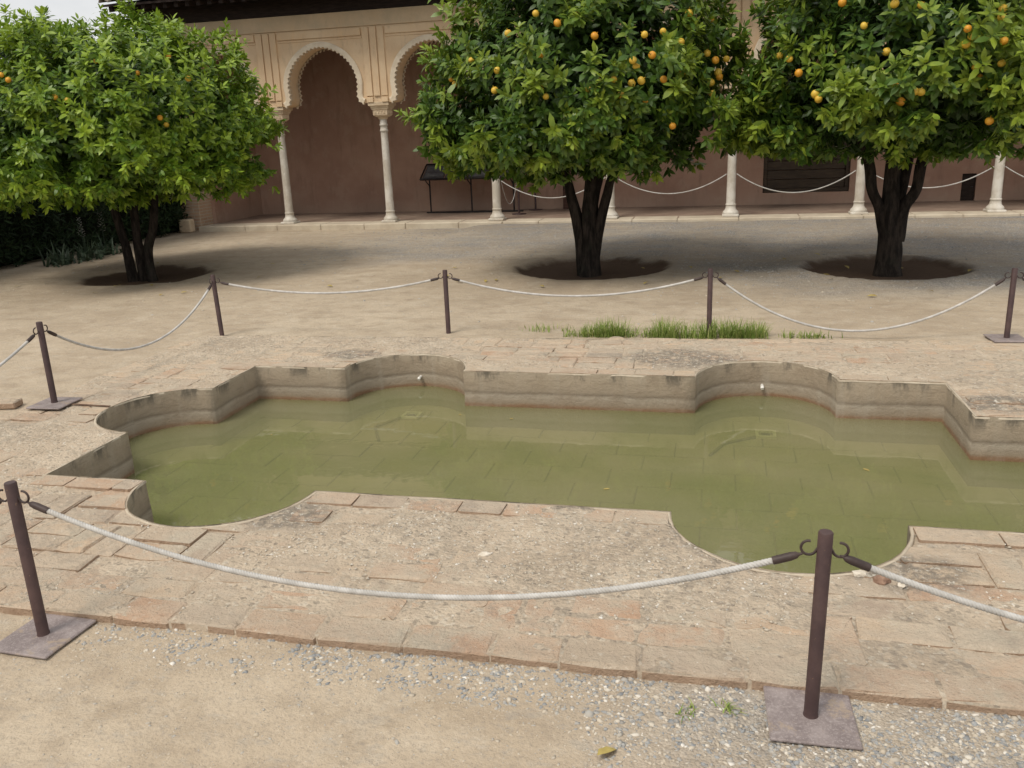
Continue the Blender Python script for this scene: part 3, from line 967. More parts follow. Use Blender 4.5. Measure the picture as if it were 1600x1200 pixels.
def make_building():
    root = empty('arcade_building', (-2.0, 17.8, 0))
    tag(root, 'ochre arcade with scalloped horseshoe arches on slim marble columns', 'building')
    O = Vector(root.location)
    def B(name, mb, mat, parent=None):
        o = mb.build(name, mat, parent or root)
        if parent is None: o.location = -O
        return o
    C, S = arch_curve(121)
    # the pierced front wall: one outline, arches open at the bottom
    out = [(XL, 2.40)]
    for b in BAYS:
        out += [(b + x, z) for x, z in C]
    out += [(XR, 2.40), (XR, 4.06), (XL, 4.06)]
    V, F = fill2d(np.array(out))
    n = len(V)
    V3 = [(x, YF, z) for x, z in V] + [(x, YF + WT, z) for x, z in V]
    F3 = [tuple(map(int, f)) for f in F] + [tuple(int(i) + n for i in reversed(f)) for f in F]
    for a, b in bound_edges(F): F3.append((a, a + n, b + n, b))
    B('front_wall', MB().add(V3, F3), M['stucco'])
    # scalloped arch rims, front and back
    C, S = arch_curve(35 * 8 + 1)
    tg = np.gradient(C, axis=0); tg /= np.linalg.norm(tg, axis=1)[:, None]
    nr = np.column_stack([-tg[:, 1], tg[:, 0]])       # points outwards from the opening
    nr *= np.sign((nr * (C - [0, 2.7])).sum(1))[len(C) // 2]
    sc = np.abs(np.sin(np.arange(len(C)) / 8 * PI))
    inner = C - nr * (.006 + .032 * (1 - sc))[:, None]
    groove = C + nr * .060
    outer = C + nr * .085
    def ring(y0, y1):
        v, f = [], []
        m = len(C)
        for P, y in ((inner, y1), (inner, y0), (groove, y0), (outer, y0 + .012), (outer, y1)):
            v += [(a, y, b) for a, b in P]
        for k in range(4):
            for i in range(m - 1):
                f.append((k * m + i, k * m + i + 1, (k + 1) * m + i + 1, (k + 1) * m + i))
        f += [tuple(k * m for k in range(5)), tuple(k * m + m - 1 for k in reversed(range(5)))]
        return MB().add(v, f).mesh('arch_rim')
    rf, rb = ring(YF - .040, YF + .05), ring(YF + WT + .028, YF + WT - .05)
    for me in (rf, rb): me.materials.append(M['arch_lime'])
    for b in BAYS:
        for me in (rf, rb):
            o = link('arch_rim', me, None, root); o.location = Vector((b, 0, 0)) - O
    # raised strips that frame each arch
    st = MB()
    for q in (-.155, 0, .155): pass
    m1 = MB(); m1.box(-.064, .064, YF - .030, YF + .01, 2.52, 3.765, .004); m1 = m1.mesh('strip'); m1.materials.append(M['stucco'])
    m2 = MB(); m2.box(-.062, .062, YF - .034, YF + .01, 2.405, 2.500, .004); m2 = m2.mesh('strip_foot'); m2.materials.append(M['stucco'])
    for cx in [COLX[0] - 2.225] + COLX:
        for q in (-.152, 0, .152):
            o = link('pilaster_strip', m1, None, root); o.location = Vector((cx + q, 0, 0)) - O
            if q: o = link('strip_foot', m2, None, root); o.location = Vector((cx + q, 0, 0)) - O
    m3 = MB(); m3.box(-.865, .865, YF - .030, YF + .01, 3.625, 3.760, .004); m3 = m3.mesh('lintel_strip'); m3.materials.append(M['stucco'])
    m4 = MB(); m4.box(-.875, .875, YF - .014, YF + .01, 3.575, 3.604, .003); m4 = m4.mesh('lintel_bead'); m4.materials.append(M['stucco'])
    for b in BAYS:
        for nm, me in (('lintel_strip', m3), ('lintel_bead', m4)):
            o = link(nm, me, None, root); o.location = Vector((b, 0, 0)) - O
    B('frieze_band', MB().box(XL - .002, XR + .002, YF - .030, YF + .02, 3.785, 4.058, .004), M['stucco'])
    # columns
    cb = MB(); cb.box(-.150, .150, -.150, .150, 0, .04, .008)
    cb.lathe([(.140, .04), (.147, .06), (.136, .09), (.108, .115), (.095, .14), (.090, .17), (.088, .20), (.096, .205), (.096, .222), (.086, .228)], 22)
    cs = MB(); cs.lathe([(.084, .22), (.080, .6), (.074, 1.3), (.070, 1.72), (.070, 1.75), (.083, 1.76), (.083, 1.785), (.071, 1.795), (.071, 1.86), (.083, 1.87), (.083, 1.895), (.073, 1.905), (.073, 2.00)], 22)
    cc = MB()
    cc.lathe([(.083, 1.99), (.098, 2.01), (.098, 2.03), (.105, 2.04)], 16)
    bm = bmesh.new()
    rows = [(.112, 2.03, .5), (.140, 2.055, .12), (.150, 2.07, .08), (.152, 2.165, .05), (.168, 2.172, .04), (.168, 2.195, .04), (.178, 2.20, .04), (.190, 2.235, .03), (.213, 2.245, .03), (.215, 2.30, .03)]
    rings = []
    for (h, z, rr) in rows:
        ring_ = []
        for k in range(24):
            a = 2 * PI * k / 24
            cx_, sy_ = math.cos(a), math.sin(a)
            sq = h / max(abs(cx_), abs(sy_)); ci = h
            rad = sq * (1 - rr) + ci * rr
            rad = min(rad, h * 1.40)
            ring_.append(bm.verts.new((rad * cx_, rad * sy_, z)))
        rings.append(ring_)
    for a, b in zip(rings[:-1], rings[1:]):
        for k in range(24): bm.faces.new((a[k], a[(k + 1) % 24], b[(k + 1) % 24], b[k]))
    bm.faces.new(rings[-1]); bm.faces.new(list(reversed(rings[0])))
    cc.bm(bm); bm.free()
    # small carved leaves on the capital block
    for k in range(4):
        R4 = Matrix.Rotation(k * PI / 2, 3, 'Z')
        for q in (-.09, -.03, .03, .09):
            vs = [R4 @ Vector((q + a, -.150 - b, z)) for a, b, z in ((-.024, 0, 2.085), (.024, 0, 2.085), (.024, 0, 2.155), (-.024, 0, 2.155), (0, .014, 2.11), (0, .018, 2.145))]
            cc.add(vs, [(0, 1, 4), (1, 2, 5), (1, 5, 4), (2, 3, 5), (3, 0, 4), (3, 4, 5)])
    meb, mes, mec = cb.mesh('base'), cs.mesh('shaft'), cc.mesh('capital')
    meb.materials.append(M['marble']); mes.materials.append(M['marble']); mec.materials.append(M['capital'])
    for i, x in enumerate(COLX):
        c = empty('column', Vector((x, YF + .20, Z_FL)) - O, 0, root)
        link('base', meb, None, c); link('shaft', mes, None, c); link('capital', mec, None, c)
    # corbel over the wall piers between the capitals (the wall bears on the imposts)
    im = MB(); im.box(-.20, .20, YF - .01, YF + WT + .01, 2.395, 2.415, .003)
    im = im.mesh('impost'); im.materials.append(M['capital'])
    for x in COLX:
        o = link('impost', im, None, root); o.location = Vector((x, 0, 0)) - O
    # left pier, end walls, back wall
    B('pier', MB().box(XL, -10.66, YF - .006, YF + WT + .02, -.1, 2.404, .006), M['brickwork'])
    B('side_wall', MB().box(XL + .01, -10.58, YF + WT + .02, YB + .4, -.1, 4.06), M['back_wall'])
    B('right_pier', MB().box(XR - .35, XR, YF, YF + WT + .02, -.1, 2.404), M['brickwork'])
    B('right_wall', MB().box(XR - .4, XR - .004, YF + WT + .02, YB + .4, -.1, 4.06), M['back_wall'])
    wx0, wx1, wz0, wz1 = .86, 2.55, .33, 1.95
    hx0, hx1, hz1 = 4.64, 4.90, .62
    bw = MB()
    xa, xb = -10.58, XR - .4
    for (x0, x1, z0, z1) in ((xa, wx0, -.1, 4.05), (wx0, wx1, -.1, wz0), (wx0, wx1, wz1, 4.05), (wx1, hx0, -.1, 4.05), (hx0, hx1, hz1, 4.05), (hx1, xb, -.1, 4.05)):
        bw.add([(x0, YB, z0), (x1, YB, z0), (x1, YB, z1), (x0, YB, z1)], [(0, 1, 2, 3)])
    for (x0, x1, z0, z1) in ((wx0, wx1, wz0, wz1), (hx0, hx1, -.1, hz1)):
        p = [(x0, z0), (x1, z0), (x1, z1), (x0, z1)]
        for i in range(4):
            a, b = p[i], p[(i + 1) % 4]
            bw.add([(a[0], YB, a[1]), (b[0], YB, b[1]), (b[0], YB + .22, b[1]), (a[0], YB + .22, a[1])], [(0, 1, 2, 3)])
    bw.box(xa, xb, YB + .221, YB + .4, -.1, 4.05)
    B('back_wall', bw, M['back_wall'])
    B('ceiling', MB().box(-10.58, XR - .4, YF + .145, YB + .2, 4.062, 4.12), M['dark_wood'])
    # boarded window and small hatch in the back wall
    win = empty('window', Vector((1.705, YB + .08, wz0)) - O, 0, root)
    fr = MB(); w2 = (wx1 - wx0) / 2 - .003; hh = wz1 - wz0
    for (a, b, c, d) in ((-w2, -w2 + .08, .08, hh - .08), (w2 - .08, w2, .08, hh - .08), (-w2, w2, 0.002, .08), (-w2, w2, hh - .08, hh - .002)):
        fr.box(a, b, -.03, .06, c, d, .006)
    fr.build('frame', M['shutter'], win)
    z = .085
    k = 0
    while z < hh - .10:
        h = min(.185, hh - .085 - z)
        mb = MB(); mb.box(-w2 + .082, w2 - .082, .0 + .006 * (k % 2), .035, z, z + h - .012, .005)
        mb.build('board', M['shutter'], win); z += h; k += 1
    hat = empty('hatch', Vector(((hx0 + hx1) / 2, YB + .05, Z_FL)) - O, 0, root)
    MB().box(-.128, .128, 0, .04, 0.003, .515, .006).build('panel', M['dark_wood'], hat)
    MB().box(.05, .09, -.02, 0, .25, .27, .004).build('handle', M['dark_metal'], hat)
    # raised floor with pale edging
    B('arcade_floor', MB().box(-10.6, XR - .35, YF + .12, YB + .22, -.2, Z_FL - .004), M['floor'])
    ed = MB()
    r = random.Random(2)
    x = -10.64
    while x < XR - .4:
        l = r.uniform(.7, 1.1)
        e = MB(); e.box(x, min(x + l, XR - .36) - .006, YF - .16 + r.uniform(-.008, .008), YF + .40, -.12, Z_FL + r.uniform(-.004, .003), .014)
        B('edge_stone', e, M['edge']); x += l
    # roof: eave rafters, boards, barrel tiles
    roof = empty('roof', Vector((-2.0, 16.3, 4.06)) - O, 0, root)
    RO = Vector((-2.0, 16.3, 4.06))
    MB().box(XL - .5 - RO.x, XR + .3 - RO.x, YF - .02 - RO.y, YF + .14 - RO.y, .003, .362, .006).build('wall_plate', M['dark_wood'], roof)
    sl = .20
    raf = MB()
    raf.add([(a, yy, z0 + sl * (yy)) for a in (-.04, .04) for yy in (-.80, .5) for z0 in (.0, .10)],
            [(0, 1, 3, 2), (4, 6, 7, 5), (0, 4, 5, 1), (2, 3, 7, 6), (0, 2, 6, 4), (1, 5, 7, 3)])
    raf = raf.mesh('rafter'); raf.materials.append(M['dark_wood'])
    x = XL - .4
    while x < XR + .3:
        link('rafter', raf, None, roof, (x - RO.x, YF + .06 - RO.y, .36)); x += .235
    # sloping board deck on the rafters
    y0, y1 = YF - .84 - RO.y, YB + .8 - RO.y
    zd = lambda y: .36 + .102 + sl * (y - (YF + .06 - RO.y))
    d = MB()
    xs0, xs1 = XL - .5 - RO.x, XR + .35 - RO.x
    d.add([(a, yy, zd(yy) + dz) for a in (xs0, xs1) for yy in (y0, y1) for dz in (0, .04)], [(0, 1, 3, 2), (4, 6, 7, 5), (0, 4, 5, 1), (2, 3, 7, 6), (0, 2, 6, 4), (1, 5, 7, 3)])
    d.build('deck', M['dark_wood'], roof)
    tile = MB()
    for s, zz, inv in ((0, .045, 1), (.11, .13, -1)):
        v, f = [], []
        for rr in (.105, .088):
            for yy in (-.06, 3.6):
                for k in range(9):
                    a = PI * k / 8
                    v.append((s + rr * math.cos(a) * 1.0, yy, zz + (rr * math.sin(a) if inv == 1 else .02 - rr * math.sin(a) * .8) + sl * yy))
        for base in (0, 18):
            for k in range(8): f.append((base + k, base + k + 1, base + k + 10, base + k + 9))
        for k in range(8): f.append((k, k + 1, 19 + k, 18 + k))
        tile.add(v, f, True)
    tile = tile.mesh('roof_tile'); tile.materials.append(M['roof'])
    x = XL - .42
    while x < XR + .3:
        link('roof_tile', tile, None, roof, (x - RO.x, y0 + random.uniform(-.012, .012), zd(y0) + .035)); x += .222
    # unseen taller storey, added to keep sky out of the pool's reflection
    B('unseen_storey', MB().box(-12.0, XR - .2, YB + .45, YB + 5.0, 3.9, 7.2, .02), M['stucco'])
    B('unseen_storey_roof', MB().box(-12.3, XR + .3, YB + .0, YB + 5.5, 7.205, 7.35, .02), M['roof'])
    return root
make_building()

# ------------------------------------------------------------------ trees
LEAF_T = np.array([(0, 0, 0), (-.19, .30, .0), (.19, .30, .02), (-.18, .66, -.03), (.18, .66, -.01), (0, 1, -.13)])
LEAF_F = np.array([(0, 2, 1), (1, 2, 4), (1, 4, 3), (3, 4, 5)])

def unit(v): return v / np.maximum(1e-9, np.linalg.norm(v, axis=-1, keepdims=True))

def leaf_mesh(name, P, A, tone, K, Llo, Lhi, shoot, droop=.18, width=1.0, R=rng):
    """rosettes: P,A (m,3) shoot base and axis; K leaves on each"""
    m = len(P)
    ref = unit(np.cross(A, R.normal(size=(m, 3))))
    V_ = np.cross(A, ref)
    Ps, Ds, Ns, Ts, Ss = [], [], [], [], []
    for k in range(K):
        fr = (k + .5) / K
        ang = k * 2.39996 + R.uniform(-.4, .4, m)
        tilt = np.radians(82 - 55 * fr + R.uniform(-14, 14, m))
        rad = ref * np.cos(ang)[:, None] + V_ * np.sin(ang)[:, None]
        d = A * np.cos(tilt)[:, None] + rad * np.sin(tilt)[:, None]
        d[:, 2] -= droop * (1.1 - fr)
        d = unit(d)
        nn = A - d * (A * d).sum(1)[:, None] + .25 * R.normal(size=(m, 3))
        nn = unit(nn - d * (nn * d).sum(1)[:, None])
        Ps.append(P + A * (shoot * fr)[:, None]); Ds.append(d); Ns.append(nn)
        Ts.append(np.clip(tone + R.normal(0, .15, m) + .10 * (fr - .5), 0, 1)); Ss.append(R.uniform(Llo, Lhi, m) * (1.05 - .35 * fr))
    P, D, N, T, S = map(np.concatenate, (Ps, Ds, Ns, Ts, Ss))
    side = np.cross(D, N)
    W = LEAF_T
    V = P[:, None, :] + S[:, None, None] * (W[None, :, 0:1] * width * side[:, None, :] + W[None, :, 1:2] * D[:, None, :] + W[None, :, 2:3] * N[:, None, :])
    F = LEAF_F[None] + (np.arange(len(P)) * 6)[:, None, None]
    return np_mesh(name, V.reshape(-1, 3), F.reshape(-1, 3), ('tone', np.repeat(T, 6)), smooth=True)

def crown_r(d, seed):
    """lumpy radius factor of the crown in direction d"""
    v = Vector(d)
    return 1 + .12 * noise.noise(v * 1.9 + Vector((seed, 0, 0))) + .12 * noise.noise(v * 3.9 + Vector((0, seed, 0))) + .07 * noise.noise(v * 7.5 + Vector((0, 0, seed)))

def ray(px, py):
    return (F_ * FPX + R_ * (px - 800) - U_ * (py - 600)).normalized()

def orange_tree(base, cen, rad, up, dn, stems, fruit, label, seed, mat, n_shoot, tone0, warm=None, leaf=(.095, .17)):
    root = empty('orange_tree', base)
    tag(root, label, 'tree', 'orange trees in the courtyard')
    bx, by, bz = base
    R = np.random.default_rng(seed)
    c = np.array(cen)
    def sup(d):
        # superellipsoid: domed above, flat-bottomed and full-sided below
        hh = math.hypot(d[0], d[1]); pw = 2.15 if d[2] > 0 else 4.0
        return (hh ** pw + abs(d[2]) ** pw) ** (-1 / pw)
    def surf(d):
        k = crown_r(d, seed) * sup(d)
        return np.array([rad[0] * d[0], rad[1] * d[1], (up if d[2] > 0 else dn) * d[2]]) * k
    P, A, T = [], [], []
    tries = 0
    while len(P) < n_shoot and tries < n_shoot * 6:
        tries += 1
        d = R.normal(size=3); d /= np.linalg.norm(d)
        d[2] = d[2] if d[2] > -.75 or R.random() < .5 else -d[2]
        d /= np.linalg.norm(d)
        # squarer dome: push out between the axes
        f = 1 - .38 * R.random() ** 1.7
        spike = R.random() < .045
        if spike: f = R.uniform(1.0, 1.09)
        s = surf(d)
        q = s * f
        p = c + q
        # clumps and dark gaps
        gap = noise.noise(Vector(p) * 1.55 + Vector((seed * 3.1, 0, 0))) + .5 * noise.noise(Vector(p) * 3.4 + Vector((0, seed, 0)))
        if gap < -.10 and f > .72: continue
        if gap < .03 and f > .92 and R.random() < .6: continue
        o = unit(np.array([d[0] / rad[0], d[1] / rad[1], d[2] / up]))
        a = o * .9 + np.array([0, 0, (.9 if spike else .45) if d[2] > -.25 else -.25]) + R.normal(0, .33, 3)
        P.append(p); A.append(a / np.linalg.norm(a))
        t = tone0 + .42 * gap + .30 * (f - .8) / .2 + .16 * d[2] + R.normal(0, .13)  # leaf colour darkens inward and in gaps, painting in the crown's shaded pockets
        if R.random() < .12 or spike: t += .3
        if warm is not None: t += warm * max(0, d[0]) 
        T.append(t)
    # inner leaves close the view through the crown
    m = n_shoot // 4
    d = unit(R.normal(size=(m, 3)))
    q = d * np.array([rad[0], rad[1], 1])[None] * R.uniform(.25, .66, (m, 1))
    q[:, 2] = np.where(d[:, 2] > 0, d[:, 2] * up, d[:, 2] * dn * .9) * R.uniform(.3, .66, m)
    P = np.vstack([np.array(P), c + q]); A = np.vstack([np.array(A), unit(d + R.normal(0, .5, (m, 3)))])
    T = np.concatenate([np.array(T), np.full(m, .05)])  # inner leaves coloured darkest so the gaps read as shade
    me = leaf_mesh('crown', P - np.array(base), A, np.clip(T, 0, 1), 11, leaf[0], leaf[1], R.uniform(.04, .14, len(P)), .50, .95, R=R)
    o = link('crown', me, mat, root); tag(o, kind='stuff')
    # trunk and limbs, one mesh
    mb = MB()
    for i, (pts, r0, r1) in enumerate(stems):
        n = 9
        pp = [Vector(p) for p in pts]
        # smooth the polyline
        fine, rr = [], []
        for s in range(len(pp) - 1):
            for k in range(n):
                t = k / n
                p0, p1, p2, p3 = pp[max(0, s - 1)], pp[s], pp[s + 1], pp[min(len(pp) - 1, s + 2)]
                q = .5 * ((2 * p1) + (p2 - p0) * t + (2 * p0 - 5 * p1 + 4 * p2 - p3) * t * t + (3 * p1 - p0 - 3 * p2 + p3) * t ** 3)
                fine.append(q); u = (s + t) / (len(pp) - 1)
                rr.append((r0 * (1 - u) + r1 * u) * (1 + .22 * max(0, 1 - u * 7) if pp[0].z < .05 else 1))
        fine.append(pp[-1]); rr.append(r1)
        mb.tube(fine, rr, 12, True, True, .28, seed * 1.7 + i * 3.3)
        # branch ends inside the crown
        if len(pts) > 2:
            end, dr = pp[-1], (pp[-1] - pp[-2]).normalized()
            for k in range(3):
                v = (dr + Vector(R.normal(0, .7, 3)) + Vector((0, 0, .3))).normalized()
                mb.tube([end - dr * .1, end + v * .35, end + v * .8 + Vector((0, 0, .1))], [r1 * .8, r1 * .5, .012], 7)
    mb.build('trunk', M['bark'], root)
    # oranges, each its own piece
    for i, (px, py) in enumerate(fruit):
        dv = ray(px, py)
        best = None
        t = 5.0
        while t < 22:
            p = np.array(dv) * t + [0, 0, H_CAM]
            q = p - c
            e = np.array([q[0] / rad[0], q[1] / rad[1], q[2] / (up if q[2] > 0 else dn)])
            L = np.linalg.norm(e)
            if L < crown_r(e / max(L, 1e-6), seed) * sup(e / max(L, 1e-6)) * R.uniform(.935, .995): best = p; break
            t += .03
        if best is None: continue
        r = (.041 if seed > 5 else .035) * R.uniform(.85, 1.1)
        ob = link('orange', ORANGE[(i % 3 != 0) == (seed > 5)], None, root, Vector(best) - Vector(base))
        ob.scale = (r, r, r * R.uniform(.9, 1.0)); ob.rotation_euler = R.uniform(-1, 1, 3)
    return root

def fruit_mesh(mat):
    bm = bmesh.new(); bmesh.ops.create_icosphere(bm, subdivisions=2, radius=1)
    for v in bm.verts:
        if v.co.z > .9: v.co.z -= .12
    mb = MB(); mb.bm(bm, True); bm.free()
    mb.tube([(0, 0, .8), (.05, 0, 1.25)], .08, 5)
    me = mb.mesh('orange'); me.materials.append(mat)
    return me
ORANGE = {True: fruit_mesh(M['orange_y']), False: fruit_mesh(M['orange'])}

FR_C = [(871, 36), (794, 52), (837, 21), (929, 56), (1007, 54), (1077, 20), (1111, 30), (1036, 49), (737, 94), (844, 86), (989, 94), (994, 103), (1019, 86), (1064, 66), (1105, 83), (1118, 94), (1135, 92), (777, 110), (706, 123), (711, 131), (959, 124), (934, 127), (987, 130), (1002, 126), (1037, 124), (1067, 112), (1122, 113), (1124, 120), (1111, 129), (835, 136), (844, 138), (853, 151), (773, 141), (1009, 158), (970, 148), (1113, 146), (1051, 197), (921, 139), (899, 19)]
FR_R = [(1316, 4), (1350, 40), (1385, 81), (1226, 51), (1233, 92), (1218, 87), (1248, 114), (1274, 147), (1279, 155), (1407, 159), (1430, 143), (1439, 144), (1400, 134), (1567, 13), (1565, 27), (1512, 45), (1518, 57), (1509, 69), (1569, 64), (1565, 99), (1525, 104), (1530, 122), (1547, 134), (1557, 124), (1546, 189), (1398, 6), (1439, 8)]
FR_L = [(150, 95), (263, 88), (86, 152), (105, 157), (133, 180), (250, 184), (260, 195), (2, 117), (13, 125), (294, 123), (280, 221), (215, 114)]

orange_tree((-7.96, 10.75, -.06), (-8.0, 10.75, 1.86), (2.06, 1.95), 1.54, .74,
            [([(-.13, 0, -.1), (-.17, -.02, .45), (-.30, .0, 1.1), (-.6, .1, 1.8)], .072, .04),
             ([(.02, .05, -.1), (.0, .03, .5), (-.02, .1, 1.2), (.0, .2, 2.2)], .078, .04),
             ([(.17, 0, -.1), (.18, -.02, .4), (.33, -.03, .75), (.42, .0, 1.25), (.7, -.2, 1.9)], .068, .04)],
            FR_L, 'orange tree with three slim stems and few fruit beside the dark hedge', 3, M['leaf_b'], 4900, .40, None, (.08, .15))
orange_tree((-1.62, 11.1, -.06), (-1.62, 11.05, 1.98), (1.90, 1.9), 2.0, .70,
            [([(0, 0, -.1), (.01, 0, .35), (.02, 0, .8), (.05, .05, 1.4), (.0, .1, 2.2)], .145, .065),
             ([(-.06, 0, .0), (-.11, -.01, .55), (-.20, 0, .95), (-.33, 0, 1.35), (-.8, -.1, 2.1)], .085, .045),
             ([(.06, .02, .25), (.15, .0, .65), (.24, 0, .98), (.36, 0, 1.35), (.8, .2, 2.0)], .080, .04),
             ([(0, .05, .5), (.05, .12, .95), (.16, .2, 1.35), (.3, .6, 2.0)], .085, .04)],
            FR_C, 'heavily fruiting orange tree with one thick dark trunk, middle of the three', 8, M['leaf'], 4200, .30)
orange_tree((1.98, 11.1, -.06), (2.04, 11.05, 2.10), (1.80, 1.85), 2.0, .70,
            [([(0, 0, -.1), (0, 0, .3), (-.02, 0, .75), (-.02, .03, 1.25), (.05, .1, 2.2)], .150, .065),
             ([(-.05, 0, .45), (-.14, -.01, .78), (-.25, -.02, 1.0), (-.33, 0, 1.4), (-.7, -.1, 2.1)], .078, .045),
             ([(.06, 0, .4), (.12, 0, .78), (.24, 0, 1.0), (.33, .0, 1.5), (.75, .1, 2.1)], .085, .045),
             ([(.02, .05, .7), (.12, .12, 1.1), (.16, .2, 1.5), (.1, .6, 2.1)], .075, .04)],
            FR_R, 'orange tree at the right with trunk forking into spread limbs', 14, M['leaf'], 4000, .36, .18)

# ------------------------------------------------------------------ hedge and small plants
def make_hedge():
    root = empty('clipped_hedge', (-12.2, 12.0, 0))
    tag(root, 'tall dark clipped evergreen hedge behind the left orange tree', 'hedge')
    O = np.array(root.location)
    x0, x1, y0, y1, h = -13.4, -10.9, 6.5, 16.5, 3.45
    core = MB(); core.box(x0 + .25 - O[0], x1 - .28 - O[0], y0 + .25 - O[1], y1 - .28 - O[1], -.05, h - .3, .1)
    core.box(-13.2 - O[0], -11.18 - O[0], 16.2 - O[1], 19.6 - O[1], -.05, 2.9, .1)
    core.build('stems', M['hedge_shade_core'], root)  # solid near-black boxes, their colour stands in for the hedge's shaded inside
    R = np.random.default_rng(4)
    P, A = [], []
    def face(n, fn, nrm):
        for _ in range(n):
            p = np.array(fn()); b = noise.noise(Vector(p) * .9) * .14 + noise.noise(Vector(p) * 2.6) * .09
            k = R.uniform(-.22, .02)
            p = p + np.array(nrm) * (b + k)
            P.append(p); a = np.array(nrm) + np.array([0, 0, .7]) + R.normal(0, .35, 3); A.append(a / np.linalg.norm(a))
    face(5200, lambda: (x1, R.uniform(y0, y1), R.uniform(0.02, h)), (1, 0, 0))
    face(1800, lambda: (R.uniform(x0, x1), y1, R.uniform(0.02, h)), (0, 1, 0))
    face(1000, lambda: (R.uniform(x0, x1), y0, R.uniform(0.02, h)), (0, -1, 0))
    face(2000, lambda: (R.uniform(x0, x1), R.uniform(y0, y1), h + .08 * noise.noise(Vector((R.uniform(-9, 9), 0, 0)))), (0, 0, 1))
    face(900, lambda: (-11.12, R.uniform(16.3, 19.4), R.uniform(.02, 2.9)), (1, 0, 0))
    P, A = np.array(P), np.array(A)
    o = link('foliage', leaf_mesh('foliage', P - O, A, np.clip(R.normal(.4, .2, len(P)), 0, 1), 5, .10, .17, R.uniform(.06, .16, len(P)), .02, .55, R), M['hedge'], root)
    tag(o, kind='stuff')
make_hedge()

def blades(name, spots, h0, h1, w, spread, mat, seed, parent=None, loc=(0, 0, 0), arch=.5):
    R = np.random.default_rng(seed)
    V, F, T = [], [], []
    for (x, y, z, s) in spots:
        a = R.uniform(0, 2 * PI); L = R.uniform(h0, h1) * s
        dx, dy = math.cos(a), math.sin(a)
        lean = R.uniform(.1, 1) * spread
        b = len(V)
        t0 = R.random()
        for k in range(4):
            u = k / 3
            ww = w * (1 - u ** 1.5) * .5 + .0004
            hx = L * lean * u ** 1.6
            zz = z + L * (u - arch * lean * u * u)
            V += [(x + dx * hx - dy * ww - loc[0], y + dy * hx + dx * ww - loc[1], zz - loc[2]), (x + dx * hx + dy * ww - loc[0], y + dy * hx - dx * ww - loc[1], zz - loc[2])]
            T += [t0, t0]
        for k in range(3): F.append((b + 2 * k, b + 2 * k + 1, b + 2 * k + 3, b + 2 * k + 2))
    return link(name, np_mesh(name, np.array(V), np.array(F), ('tone', np.array(T)), True), mat, parent)

R0 = np.random.default_rng(21)
def gspot(x, y): return float(gz_flat(np.float64(x), np.float64(y)))
sp = []
for _ in range(3600):
    u = R0.random()
    x = -1.32 + 1.75 * u
    den = max(.05, .42 + .25 * u + .7 * noise.noise(Vector((x * 3.6, 2.7, 0))))
    if R0.random() > den or -.0 < x < .03: continue
    y = far_edge(x) + .06 + abs(R0.normal(0, .09))
    sp.append((x, y, gspot(x, y) - .01, .45 + .75 * den * (1 - abs(u - .55))))
for _ in range(130):
    x, y = R0.normal(.75, .12), far_edge(.7) + .08 + abs(R0.normal(0, .05)); sp.append((x, y, gspot(x, y), .4))
for _ in range(60):
    x, y = R0.normal(-1.55, .12), far_edge(-1.5) + .25 + abs(R0.normal(0, .12)); sp.append((x, y, gspot(x, y), .35))
g = blades('grass', sp, .08, .25, .0065, .9, M['blade'], 5)
tag(g, 'strip of green grass along the far edge of the paving', 'grass', kind='stuff')

for i, (x, y, lab) in enumerate(((-.06, 2.40, 'tiny green weed sprouting in the gravel beside the paving edge, left one'), (.07, 2.44, 'tiny dry weed in the gravel, nearer to the steel base plate'))):
    s = [(x + R0.normal(0, .016), y + R0.normal(0, .016), gspot(x, y) - .003, 1) for _ in range(22)]
    w = blades('weed', s, .015, .042, .004, 1.6, M['blade'], 40 + i, None, (x, y, gspot(x, y)))
    w.location = (x, y, gspot(x, y)); tag(w, lab, 'weed')

for i, (x, y, lab) in enumerate(((-10.25, 11.95, 'low clump of grey green strap leaves at the hedge foot, leftmost'), (-10.2, 12.45, 'middle clump of grey green strap leaves at the hedge foot'), (-10.3, 13.05, 'clump of strap leaves at the hedge foot nearest the left tree trunk'))):
    root = empty('strap_leaf_plant', (x, y, 0)); tag(root, lab, 'plant', 'strap-leaved plants along the hedge')
    s = [(R0.normal(0, .12), R0.normal(0, .12), -.02, 1) for _ in range(60)]
    blades('leaves', s, .25, .50, .040, 1.5, M['strap'], 60 + i, root, (0, 0, 0), .60)

def flower_spike(x, y, h, label):
    root = empty('flower_spike', (x, y, 0)); tag(root, label, 'flower', 'flower spikes before the hedge')
    MB().tube([(0, 0, -.03), (.01, 0, h * .5), (0, .01, h)], [.012, .010, .006], 6).build('stalk', M['strap'], root)
    mb = MB()
    for k in range(34):
        a = k * 2.4; z = h * (.45 + .55 * k / 34); r = .045 * (1.1 - .6 * k / 34)
        c = Vector((math.cos(a) * r * .4, math.sin(a) * r * .4, z)); o = Vector((math.cos(a), math.sin(a), .5)) * r
        t = Vector((-math.sin(a), math.cos(a), 0)) * .016
        mb.add([c - t * .3, c + t * .3, c + o + t, c + o * 1.2 + Vector((0, 0, -.01)), c + o - t], [(0, 1, 2, 3, 4)])
    mb.build('petals', M['petal'], root)
flower_spike(-10.85, 13.2, .62, 'pale flower spike before the dark hedge, the left one of two')
flower_spike(-10.85, 13.75, .70, 'pale flower spike before the dark hedge, nearer the tree stems')

